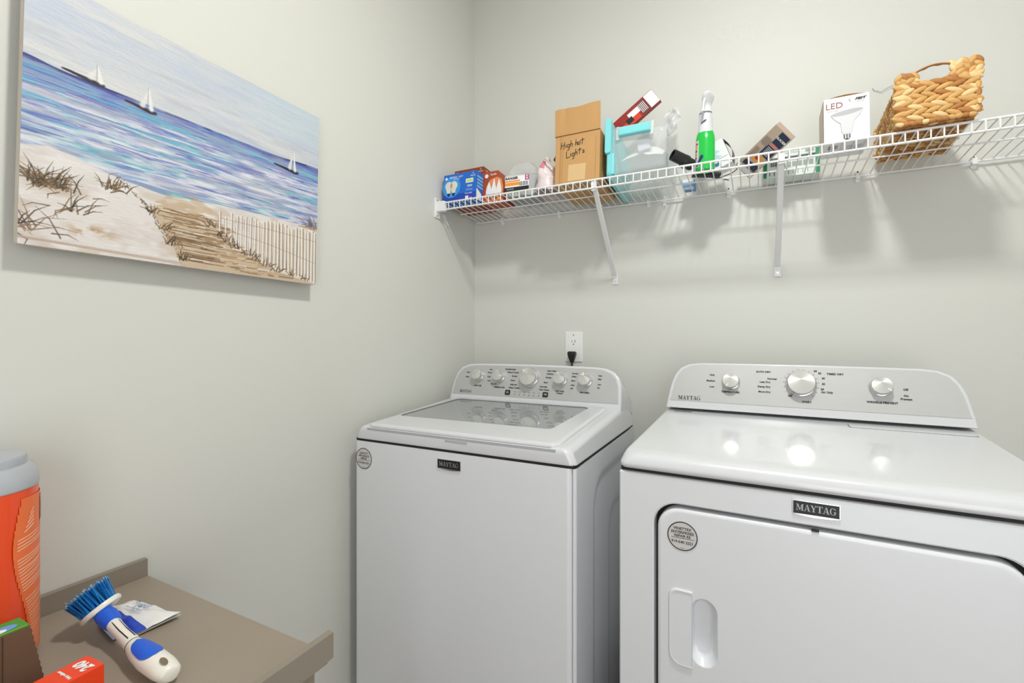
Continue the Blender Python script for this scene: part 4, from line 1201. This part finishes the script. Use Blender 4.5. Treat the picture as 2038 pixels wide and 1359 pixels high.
mb.build('printed_front', [GREENP, mat('dark_green_print', (50, 76, 70), rough=.4), mat('grey_green_print', (150, 160, 156), rough=.4), INK], t)

# tall LED carton
t = on_shelf('led_bulb_box', 'tall white carton reading LED with a floodlight bulb pictured', 'box', .1650, 1.5475)
w, d, h = .1025, .100, .128
cartonbox(t, w, d, h, [mat('white_led_carton', (240, 240, 242), rough=.4)])
mb = MB(); M = FRONT()
mb.text('LED', .0235, M @ Matrix.Translation((.024, .1045, .0004)), 0); mb.build('led_lettering', mat('oxblood_print', (140, 40, 46), rough=.4), t)
mb = MB(); mb.text('WHITE  30 000 h', .0038, M @ Matrix.Translation((.021, .0905, .0004)), 0); mb.text('FEIT', .0085, M @ Matrix.Translation((.082, .1150, .0004)), 0, shear=.3, sx=1.5, bold=.0004); mb.text('ELECTRIC', .0038, M @ Matrix.Translation((.083, .1075, .0004)), 0)
mb.stroke([(.060, .119), (.057, .115), (.062, .109)], .0008, M, 0, .0004)
mb.build('maker_name', INK, t)
mb = MB()
GP = mat('grey_bulb_print', (212, 212, 215), rough=.4); GP2 = mat('mid_grey_bulb_print', (178, 178, 182), rough=.4)
mb.poly([(.016, .078), (.088, .086), (.082, .072), (.068, .056), (.064, .030), (.060, .022), (.044, .022), (.040, .030), (.038, .052), (.024, .066)], M, 0, .0003)
mb.disc(.0362, M @ Matrix.Translation((.052, .0822, 0)) @ Matrix.Rotation(math.radians(6.3), 4, 'Z'), 1, .0005, ry=.0068)
mb.stroke([(.016, .078), (.024, .066), (.038, .052), (.040, .030), (.044, .022)], .0006, M, 2, .0006)
mb.stroke([(.088, .086), (.082, .072), (.068, .056), (.064, .030), (.060, .022)], .0005, M, 1, .0006)
mb.rect(.044, .048, .010, .021, M, 2, .0005); mb.rect(.050, .054, .009, .021, M, 2, .0005); mb.rect(.056, .060, .010, .021, M, 2, .0005); mb.poly([(.046, .009), (.058, .009), (.055, .006), (.049, .006)], M, 3, .0005)
mb.build('pictured_bulb', [GP, GP2, INKG, INK], t)
mb = MB(); mb.grid(8, 5, lambda u, v: (.004 + u * .094, .004 + v * .09, h + .0006 + .006 * math.sin(math.pi * u) * (1 - .6 * v))); mb.build('top_flap', CARD, t)
mb = MB(); ML = LEFT(); mb.rect(-.098, -.002, .002, .126, ML, 0, .0003); mb.build('side_panel', mat('beige_carton_side', (206, 190, 172), rough=.5), t)
mb = MB(); mb.poly([(.010, -.0), (.05, -.0), (.05, .01)], FR((0, 0, -.0006), (1, 0, 0), (0, -1, 0)), 0)
MBo = FR((0, 0, -.0002), (1, 0, 0), (0, -1, 0))
for i in range(4): mb.rect(.012, .034, -.018 - i * .006, -.015 - i * .006, MBo, 0, .0002)
for i in range(5): mb.rect(.055, .090, -.030 - i * .009, -.027 - i * .009, MBo, 1, .0002)
mb.build('bottom_print', [INKG, mat('soft_grey_print', (170, 170, 170), rough=.5)], t)

# stray wire on the wall behind the basket
t = thing('loose_wire', 'thin bent wire hanging on the back wall left of the wicker basket', 'wire', (.319, YB - .004, 1.944))
mb = MB(); mb.tube([(0, .002, .006), (.004, 0, -.003), (.013, 0, -.007), (.022, -.001, -.0125), (.028, -.001, -.007), (.040, -.002, -.002), (.052, -.002, .002)], .0006, 6); mb.build('wire', INKG, t)

# ------------------------------------------------------------------ wicker basket
t = on_shelf('wicker_basket', 'woven water hyacinth basket with a cut-out handle at the right of the shelf', 'basket', .322, 1.522, .006)
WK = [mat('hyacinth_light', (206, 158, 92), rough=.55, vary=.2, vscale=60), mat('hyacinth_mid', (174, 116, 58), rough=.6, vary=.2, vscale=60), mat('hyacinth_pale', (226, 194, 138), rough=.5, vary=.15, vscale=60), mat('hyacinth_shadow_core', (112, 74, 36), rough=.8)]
BW, BD = .146, .225
rnd = random.Random(11)
def leaf(mb, p, d, n, L, r, mi):
    d = Vector(d).normalized(); n = Vector(n).normalized(); s_ = n.cross(d).normalized()
    M = Matrix.Identity(4)
    for i in range(3): M[i][0] = s_[i]; M[i][1] = n[i]; M[i][2] = d[i]; M[i][3] = p[i]
    rings = []
    for j in range(0, 9):
        a = math.pi * j / 8
        k_ = max(.06, math.sin(a) ** 1.35)
        tw = .5 * (j / 8 - .5)
        rings.append([(r * k_ * math.cos(2 * math.pi * q_ / 8 + tw), r * .72 * k_ * math.sin(2 * math.pi * q_ / 8 + tw), -L * 1.12 * math.cos(a)) for q_ in range(8)])
    mb.loft(rings, M, mi)
def weave_face(mb, o, ux, uz, n, wid, hgt, rows, step, hfun=None):
    o = Vector(o); ux = Vector(ux); uz = Vector(uz); n = Vector(n)
    rh = hgt / rows
    for j in range(rows):
        sg = 1 if j % 2 else -1
        x = -step * .5 + (j % 2) * step * .3
        while x < wid + step * .3:
            zc = (j + .5) * rh
            if hfun is None or hfun(x, zc):
                xx = min(max(x, step * .2), wid - step * .2)
                p = o + ux * xx + uz * (zc + rnd.uniform(-.0008, .0008)) + n * .002
                leaf(mb, p, ux + uz * (.40 * sg + rnd.uniform(-.08, .08)), n, step * .66 * rnd.uniform(.92, 1.1), rh * .56 * rnd.uniform(.9, 1.1), rnd.choice((0, 0, 1, 2)))
            x += step * rnd.uniform(.9, 1.05)
mb = MB()
HF = .107
flare = .10
# inner shell, coloured dark for the shade between the leaves
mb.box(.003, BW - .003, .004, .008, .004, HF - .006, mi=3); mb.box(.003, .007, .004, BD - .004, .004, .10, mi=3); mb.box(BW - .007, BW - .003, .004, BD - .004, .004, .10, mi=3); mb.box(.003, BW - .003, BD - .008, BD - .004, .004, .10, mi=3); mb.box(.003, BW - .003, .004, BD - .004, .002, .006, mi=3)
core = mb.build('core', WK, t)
mb = MB(); weave_face(mb, (-.002, 0, .010), (1, 0, 0), (0, 0, 1), (0, -1, 0), BW + .006, HF - .010, 7, .025); mb.build('front_weave', WK, t, angle=60)
mb = MB(); weave_face(mb, (0, .004, .006), (0, 1, -.04), (0, 0, 1), (-1, 0, 0), BD - .006, .104, 8, .020); mb.build('left_weave', WK, t, angle=60)
mb = MB(); weave_face(mb, (BW, .004, .006), (0, 1, -.04), (0, 0, 1), (1, 0, 0), BD - .006, .104, 8, .022); mb.build('right_weave', WK, t, angle=60)
mb = MB(); weave_face(mb, (0, BD, .006), (1, 0, 0), (0, 0, 1), (0, 1, 0), BW, .104, 6, .026); mb.build('back_weave', WK, t, angle=60)
mb = MB()
for j in range(13):
    y = .010 + j * (BD - .02) / 12; x = .006
    while x < BW:
        leaf(mb, Vector((x, y, .001)), (.3 * rnd.uniform(-1, 1) + .8, rnd.uniform(-.4, .4), 0), (0, 0, -1), .0105, .0068, rnd.choice((0, 1, 1, 2)))
        x += .0165 * rnd.uniform(.9, 1.1)
mb.build('base_weave', WK, t, angle=60)
mb = MB()
x = .002
while x < BW + .006:
    leaf(mb, Vector((x, -.003, .004 + rnd.uniform(-.001, .001))), (1, 0, rnd.uniform(-.5, .5)), (0, -1, 0), .0095, .0068, rnd.choice((0, 1, 2))); x += .0125
for zc in (.02, .04, .06, .08, .10): leaf(mb, Vector((BW + .006, -.001, zc)), (0, .3, 1), (0, -1, 0), .014, .007, rnd.choice((0, 1, 2)))
mb.build('corner_braid', WK, t, angle=60)
for (x0, x1, z0, z1) in ((.002, .034, HF - .004, HF + .020), (.108, .154, HF - .004, HF + .032)):
    mb = MB(); mb.box(x0 + .002, x1 - .002, .001, .005, z0, z1 - .004, mi=3)
    nx = max(2, int((x1 - x0) / .010))
    nz = max(2, int((z1 - z0) / .010))
    for i in range(nx + 1):
        for j in range(nz + 1):
            xx = x0 + (x1 - x0) * i / nx; zz = z0 + (z1 - z0) * j / nz
            leaf(mb, Vector((xx, -.001 + rnd.uniform(-.002, .002), zz)), (rnd.choice((-1, 1)) * rnd.uniform(.4, 1.5), 0, 1), (0, -1, 0), .0120, .0078, rnd.choice((0, 0, 2, 1)))
    if x0 > .1: leaf(mb, Vector((.148, 0, HF + .036)), (.5, 0, 1), (0, -1, 0), .010, .004, 2)
    mb.build('handle_post', WK, t, angle=60)
mb = MB()
pts = [(.033 + (.078) * q_, -.001, HF + .016 + .018 * math.sin(math.pi * (.18 + .74 * q_)) + .010 * q_) for q_ in [i / 14 for i in range(15)]]
mb.tube(pts, .0024, 6, 1); mb.tube([(p[0], p[1] + .002, p[2] + .002 * math.sin(i * 1.3)) for i, p in enumerate(pts)], .0018, 6, 0)
pts2 = [(.033 + .078 * q_, -.001, HF - .006 + .010 * (2 * q_ - 1) ** 2 + .004 * q_) for q_ in [i / 12 for i in range(13)]]
mb.tube(pts2, .0032, 6, 1)
mb.build('handle_cord', WK, t, angle=60)

# ------------------------------------------------------------------ low cabinet with side rails in the left foreground
CZ = .700
Ct = thing('rail_top_stand', 'taupe painted stand with raised side rails against the left wall', 'stand', (-.8465, .10, 0))
X0, X1, Y1c, Y0c = -1.1165 + .8465, -.577 + .8465, .525 - .10, -.33 - .10
mb = MB(); mb.box(X0 + .013, X1 - .012, Y0c + .002, Y1c, CZ - .018, CZ, bev=.001); mb.build('table_top', CARTTOP, Ct)
for xa, xb in ((X0, X0 + .0125), (X1 - .0115, X1)):
    mb = MB()
    pr = [(Y0c + .010, .693), (Y1c - .030, .693), (Y1c, .6955), (Y1c, .734), (Y0c, .734), (Y0c, .70)]
    mb.loft([[(x_, y, z) for y, z in pr] for x_ in (xa, xb)])
    mb.build('side_rail', CARTSIDE, Ct)
for xa in (X0 + .004, X1 - .036):
    for yb2 in (Y1c - .0315 - .035, Y0c + .03):
        mb = MB(); mb.box(xa, xa + .032, yb2, yb2 + .035, 0, .690, bev=.001); mb.build('leg', CARTSIDE, Ct)
mb = MB(); mb.box(X0 + .037, X1 - .037, Y0c + .05, Y1c - .05, .18, .198); mb.build('lower_shelf', CARTSIDE, Ct)
mb = MB(); mb.box(X0 + .013, X1 - .036, Y1c - .06, Y1c - .045, .60, .682); mb.box(X0 + .037, X1 - .037, Y0c + .04, Y0c + .055, .60, .682); mb.build('apron', CARTSIDE, Ct)

# detergent tub
Tt = thing('detergent_tub', 'tall orange detergent tub with a grey screw lid at the left edge', 'tub', (-1.027, .2566, CZ + .0005))
ORG = mat('bright_orange_plastic', (238, 74, 18), rough=.28, coat=.3)
mb = MB(); mb.lathe([(.060, 0), (.070, .004), (.074, .012), (.0745, .10), (.0735, .18), (.0745, .245), (.0735, .262)], 48); mb.build('tub', ORG, Tt, angle=50)
GL = mat('silver_grey_lid_plastic', (176, 180, 186), rough=.3)
mb = MB(); mb.lathe([(.0745, .260), (.0755, .263), (.0745, .275), (.068, .290), (.060, .295)], 48); mb.build('collar', GL, Tt, angle=60)
mb = MB(); mb.lathe([(.0605, .289), (.0615, .291), (.0615, .304), (.059, .3075), (.030, .3082), (.001, .3082)], 48); lid_ = mb.build('lid', GL, Tt, angle=40)
mb = MB(); mb.disc(.030, Matrix.Translation((0, 0, .3086)), 0); mb.annulus(.024, .021, Matrix.Translation((0, 0, .3088)), 1); mb.text('OPEN', .010, Matrix.Translation((0, 0, .3088)), 1); mb.build('lid_sticker', [PAPERW, REDP], lid_)
mb = MB()
def tl(a0, a1, z0, z1, mi, off, nn=8, slant=0.0):
    a_ = [math.radians(a0 + (a1 - a0) * i / nn) for i in range(nn + 1)]
    mb.loft([[((.0748 + off) * math.cos(q_), (.0748 + off) * math.sin(q_), z + slant * i) for i, q_ in enumerate(a_)] for z in (z0, z1)], mi=mi, cap0=False, cap1=False, closed=False)
# angle -18..30 deg is the limb seen from the camera; label wraps on the right
OL = mat('pale_orange_label', (244, 116, 58), rough=.4)
nz = 22
def edge_(z): return 30 + 9 * math.sin(z * 22 + 1.0)
for k in range(nz):
    z0 = .010 + k * .0108
    tl(edge_(z0), 118, z0, z0 + .0109, 0, .0004, 10)
for k in range(46):
    z = .014 + k * .0048
    if z > .19 or 17 < k < 20 or 30 < k < 33: continue
    tl(edge_(z) + 4, edge_(z) + 34 + rnd.uniform(0, 34), z, z + .0017, 1, .0007, 8, .0011)
for k in range(5): tl(edge_(.2) + 10 + k * 2, edge_(.2) + 24, .196 + k * .006, .1985 + k * .006, 1, .0007, 4, .002)
tl(64, 84, .200, .240, 1, .0010); tl(67, 82, .204, .235, 2, .0013)
mb.build('wrap_label', [OL, mat('peach_print2', (252, 196, 160), rough=.4), mat('slate_blue_print', (84, 104, 160), rough=.4)], Tt)

# torn open carton
t = thing('torn_carton', 'torn-open cardboard carton with a green and blue printed edge at the lower left', 'carton', (-.860, .271, CZ + .0005))
H = .803 - CZ
prof = [(0.0, H)]
for i in range(22):
    z = H - (i + 1) * H / 22
    prof.append((.018 * (1 - z / H) + (.0008 if i % 2 else -.0003), z + H / 60))
prof.append((.018, 0)); prof += [(-.30, 0), (-.30, H)]
mb = MB(); mb.loft([[(x_, y, z) for y, z in prof] for x_ in (-.0016, 0)]); mb.build('torn_side', CARDIN, t, angle=20)
mb = MB(); mb.box(-.033, -.0018, -.298, -.002, 0, .0016); mb.build('floor_panel', CARDIN, t)
mb = MB(); mb.box(-.034, -.0322, -.30, -.002, 0, H - .001); mb.build('back_panel', CARDIN, t)
mb = MB(); mb.box(.0001, .0008, -.0262, -.0256, .0, H - .002); mb.build('crease', mat('brown_crease', (74, 54, 40), rough=.9), t)
mb = MB(); mb.box(-.034, .0, -.30, .0, H, H + .0014); mb.build('top_flap', mat('green_carton_print', (60, 150, 60), rough=.4), t)
mb = MB()
MF = Matrix.Translation((0, 0, H + .0017))
mb.poly([(-.014 + x_ * .0085, -.022 + y_ * .014) for x_, y_ in circ(1, 20)], MF, 1); mb.poly([(-.010 + x_ * .005, -.026 + y_ * .007) for x_, y_ in circ(1, 16)], MF, 2, .0002)
mb.poly([(-.0022, -.002), (-.0022, -.28), (-.0002, -.28), (-.0002, -.002)], MF, 0); mb.poly([(-.030, -.036), (-.030, -.28), (-.004, -.28), (-.004, -.044)], MF, 0)
mb.build('flap_print', [mat('lime_print', (150, 190, 60), rough=.4), mat('sky_print', (100, 160, 226), rough=.4), WHITEP], t)

# small orange box with 240 on it
t = thing('dryer_sheet_box', 'small orange box with the number 240 upside down on its top', 'box', (-.776, .318, CZ + .0005), (0, 0, math.radians(93)))
OB = mat('red_orange_box', (238, 66, 20), rough=.35)
w_, d_2, h_2 = .14, .041, .050
mb = MB(); mb.box(-w_, 0, 0, d_2, 0, h_2, bev=.0008); mb.build('carton', OB, t)
mb = MB(); MT = Matrix.Translation((-.014, d_2 * .46, h_2 + .0005)) @ Matrix.Rotation(math.radians(90), 4, 'Z')
mb.text('240', .0185, MT @ Matrix.Rotation(math.radians(0), 4, 'Z'), 0, shear=.1, bold=.0009, sx=.95)
mb.text('fabric softener', .0052, Matrix.Translation((-.034, d_2 * .5, h_2 + .0005)) @ Matrix.Rotation(math.radians(90), 4, 'Z'), 0, bold=.0003)
mb.build('count_lettering', WHITEP, t)
mb = MB(); mb.text('O', .03, Matrix.Translation((-.066, d_2 * .62, h_2 + .0005)) @ Matrix.Rotation(math.radians(90), 4, 'Z'), 0, bold=.0012); mb.build('large_lettering', WHITEP, t)

# ------------------------------------------------------------------ dish brush
t = thing('dish_brush', 'white and blue scrubbing brush with blue bristles lying on the taupe stand', 'brush', (-.72, .372, CZ))
O = Vector((-.72, .372, CZ))
def L3(x, y, z): return Vector((x, y, z)) - O
WB = mat('ivory_white_plastic', (236, 232, 222), rough=.3, coat=.2)
RB = mat('blue_rubber', (12, 92, 214), rough=.4)
ctrl = [(-.722, .373, .7165, .0080, .0070), (-.728, .373, .7180, .0150, .0115), (-.745, .373, .7200, .0176, .0145), (-.778, .3735, .7220, .0180, .0155), (-.810, .375, .7235, .0150, .0138), (-.829, .3762, .7245, .0116, .0112)]
def sect(c_, n_=20):
    x, y, z, a, b = c_
    return [L3(x, y, z) + Vector((0.05, 1, 0)).normalized() * a * math.cos(2 * math.pi * i / n_) + Vector((0, 0, 1)) * b * math.sin(2 * math.pi * i / n_) for i in range(n_)]
mb = MB(); mb.loft([sect(c_) for c_ in ctrl]); mb.build('handle', WB, t, angle=60)
mb = MB(); mb.loft([sect((-.8290, .3762, .7245, .0118, .0113)), sect((-.8304, .3763, .7246, .0118, .0113))]); mb.build('seam_ring', DARK, t)
mb = MB(); mb.loft([sect((-.830, .3763, .7246, .0114, .0108)), sect((-.865, .3785, .7290, .0094, .0092)), sect((-.894, .381, .7325, .0096, .0094)), sect((-.906, .3822, .7340, .0104, .0102))])
mb.build('neck', WB, t, angle=60)
for dy in (-.0045, .0045):
    mb = MB(); mb.tube([L3(-.838, .377 + dy, .7350), L3(-.870, .379 + dy, .7374), L3(-.898, .3815 + dy, .7405)], .0009, 6)
    mb.build('neck_groove', DARK, t)
mb = MB(); mb.loft([sect((-.900, .3818, .7335, .0108, .0104)), sect((-.912, .3828, .7350, .0132, .0128)), sect((-.926, .3835, .7375, .0146, .0138)), sect((-.940, .3838, .7395, .0130, .0118))])
mb.build('blue_collar', RB, t, angle=60)
mb = MB()
g = []
for k, (dx_, s_) in enumerate([(-.0, .62), (-.0, .9), (0, 1.0)]): pass
# grip pad that hugs the upper side of the handle
def pad(u, v):
    a = math.radians(28 + 118 * v); tt_ = -.738 - .052 * u
    e_ = 1 - (abs(2 * u - 1) ** 3) * .0
    w2 = math.sqrt(max(0, 1 - abs(2 * u - 1) ** 3.2)); a = math.radians(88) + math.radians(56) * (2 * v - 1) * w2
    k_ = (u * (-.060) - .760)
    aa = float(np.interp(-k_, [.745, .778, .810, .829], [.0176, .0180, .0150, .0116])); bb_ = float(np.interp(-k_, [.745, .778, .810, .829], [.0145, .0155, .0138, .0112])); cy_ = float(np.interp(-k_, [.745, .778, .810, .829], [.373, .3735, .375, .3762])); cz_ = float(np.interp(-k_, [.745, .778, .810, .829], [.7200, .7220, .7235, .7245]))
    return L3(k_, cy_, cz_) + Vector((.05, -1, 0)).normalized() * (aa + .0007) * math.cos(a) + Vector((0, 0, 1)) * (bb_ + .0009) * math.sin(a)
mb.grid(20, 16, pad); mb.build('grip_pad', RB, t, angle=60)
mb = MB(); mb.disc(.0050, Matrix.Translation(L3(-.7375, .3705, .7337)) @ Matrix.Rotation(math.radians(18), 4, 'Y') @ Matrix.Scale(1.5, 4, (1, 0, 0)), 0, ry=.0042); mb.build('hang_hole', mat('hole_shadow_plastic', (120, 104, 84), rough=.6), t)  # flat brown disc paints the shade inside the hanging hole
bd = Vector((-.60, -.30, .74)).normalized()
Hc = L3(-.955, .3865, .7405)
MH = Matrix.Translation(Hc) @ aim(bd)
mb = MB(); mb.lathe([(.022, -.006), (.0285, -.004), (.0298, 0), (.0285, .0035), (.022, .005)], 32, MH); mb.build('head_disc', WB, t, angle=50)
mb = MB(); mb.tube([L3(-.934, .3836, .7385), Hc - bd * .004], .009, 12); mb.build('head_joint', WB, t)
mb = MB()
BR = random.Random(2)
cols_ = 4
for ring_, cnt in ((.005, 7), (.011, 14), (.0175, 22), (.0235, 32)):
    for i in range(cnt):
        a = 2 * math.pi * i / cnt + ring_ * 20
        for q_ in range(5):
            b0 = MH @ Vector((ring_ * math.cos(a) + BR.gauss(0, .0008), ring_ * math.sin(a) + BR.gauss(0, .0008), .004))
            k_ = 1.20 + BR.gauss(0, .05)
            e0 = MH @ Vector((ring_ * k_ * math.cos(a) + BR.gauss(0, .002), ring_ * k_ * math.sin(a) + BR.gauss(0, .002), .037 + BR.gauss(0, .0016)))
            m_ = BR.choice((0, 0, 1, 1, 2))
            mb.tube([b0, b0.lerp(e0, .9)], .0007, 3, m_, radii=[.0010, .0008])
            mb.tube([b0.lerp(e0, .9), e0], .0007, 3, 3 if BR.random() < .5 else 2, radii=[.0008, .0005])
mb.build('bristles', [mat('bristle_blue', (34, 138, 216), rough=.4), mat('bristle_deep_blue', (14, 104, 186), rough=.4), mat('bristle_sky_blue', (62, 160, 220), rough=.4), mat('bristle_tip_pale', (190, 214, 230), rough=.4)], t)
# wet-wipe packet
t = thing('wipe_packet', 'crumpled white packet with blue lettering lying behind the brush', 'packet', (-.95, .435, CZ + .002))
pk = [(-.100, .022), (-.040, .028), (.010, .030), (.060, .032), (.072, .014), (.075, -.014), (.030, -.026), (-.020, -.028), (-.085, -.034)]
mb = MB()
def pkf(u, v, h_):
    xa = -.066 + .128 * u; ya = -.026 + .050 * v
    x = xa + .010 * (v - .5) ; y = ya + .012 * u * v
    e = math.sin(math.pi * u) ** .6 * math.sin(math.pi * v) ** .6
    return (x, y, .004 + .012 * e + h_ * (.3 + e) + .012 * max(0, u - .75) * 2 * (v))
f_ = crumple(8, 6, pkf, 21, .0035)
mb.grid(34, 22, f_)
mb.grid(34, 22, lambda u, v: (f_(u, v)[0], f_(u, v)[1], .0008 + .010 * max(0, u - .75) * 2 * v))
mb.build('pouch', mat('white_pouch_film', (232, 231, 228), rough=.4, bump=.4, bscale=80), t, angle=70)
mb = MB(); mb.grid(30, 5, lambda u, v: (f_(u, v * .22)[0], f_(u, v * .22)[1] - .0006, f_(u, v * .22)[2] + .0009)); mb.build('blue_band', mat('royal_blue_print', (34, 70, 190), rough=.35), t, angle=70)
mb = MB()
mb.text('Prepell', .017, Matrix.Translation((.002, .008, .0195)) @ Matrix.Rotation(math.radians(8), 4, 'Z'), 0, sx=.8); mb.text('cleansing wipes', .007, Matrix.Translation((.0, -.004, .0195)) @ Matrix.Rotation(math.radians(8), 4, 'Z'), 0)
mb.build('lettering', mat('blue_ink', (60, 104, 170), rough=.5), t)
t = thing('paper_tag', 'small blue and white printed tag under the brush head', 'tag', (-.955, .412, CZ + .0035))
mb = MB(); mb.grid(8, 5, lambda u, v: (-.030 + .075 * u, -.018 + .038 * v - .01 * u, .0015 + .006 * math.sin(u * 3) * v)); mb.build('tag_sheet', mat('blue_white_tag', (190, 206, 234), rough=.4), t)
mb = MB()
for i in range(7): mb.grid(4, 2, lambda u, v: (-.024 + i * .009 + .003 * v, -.014 + .028 * u - .001 * i, .0026 + .006 * math.sin((.1 + i * .11) * 3) * (.2 + .7 * u)))
mb.build('tag_print', mat('royal_blue_print', (34, 70, 190)), t)
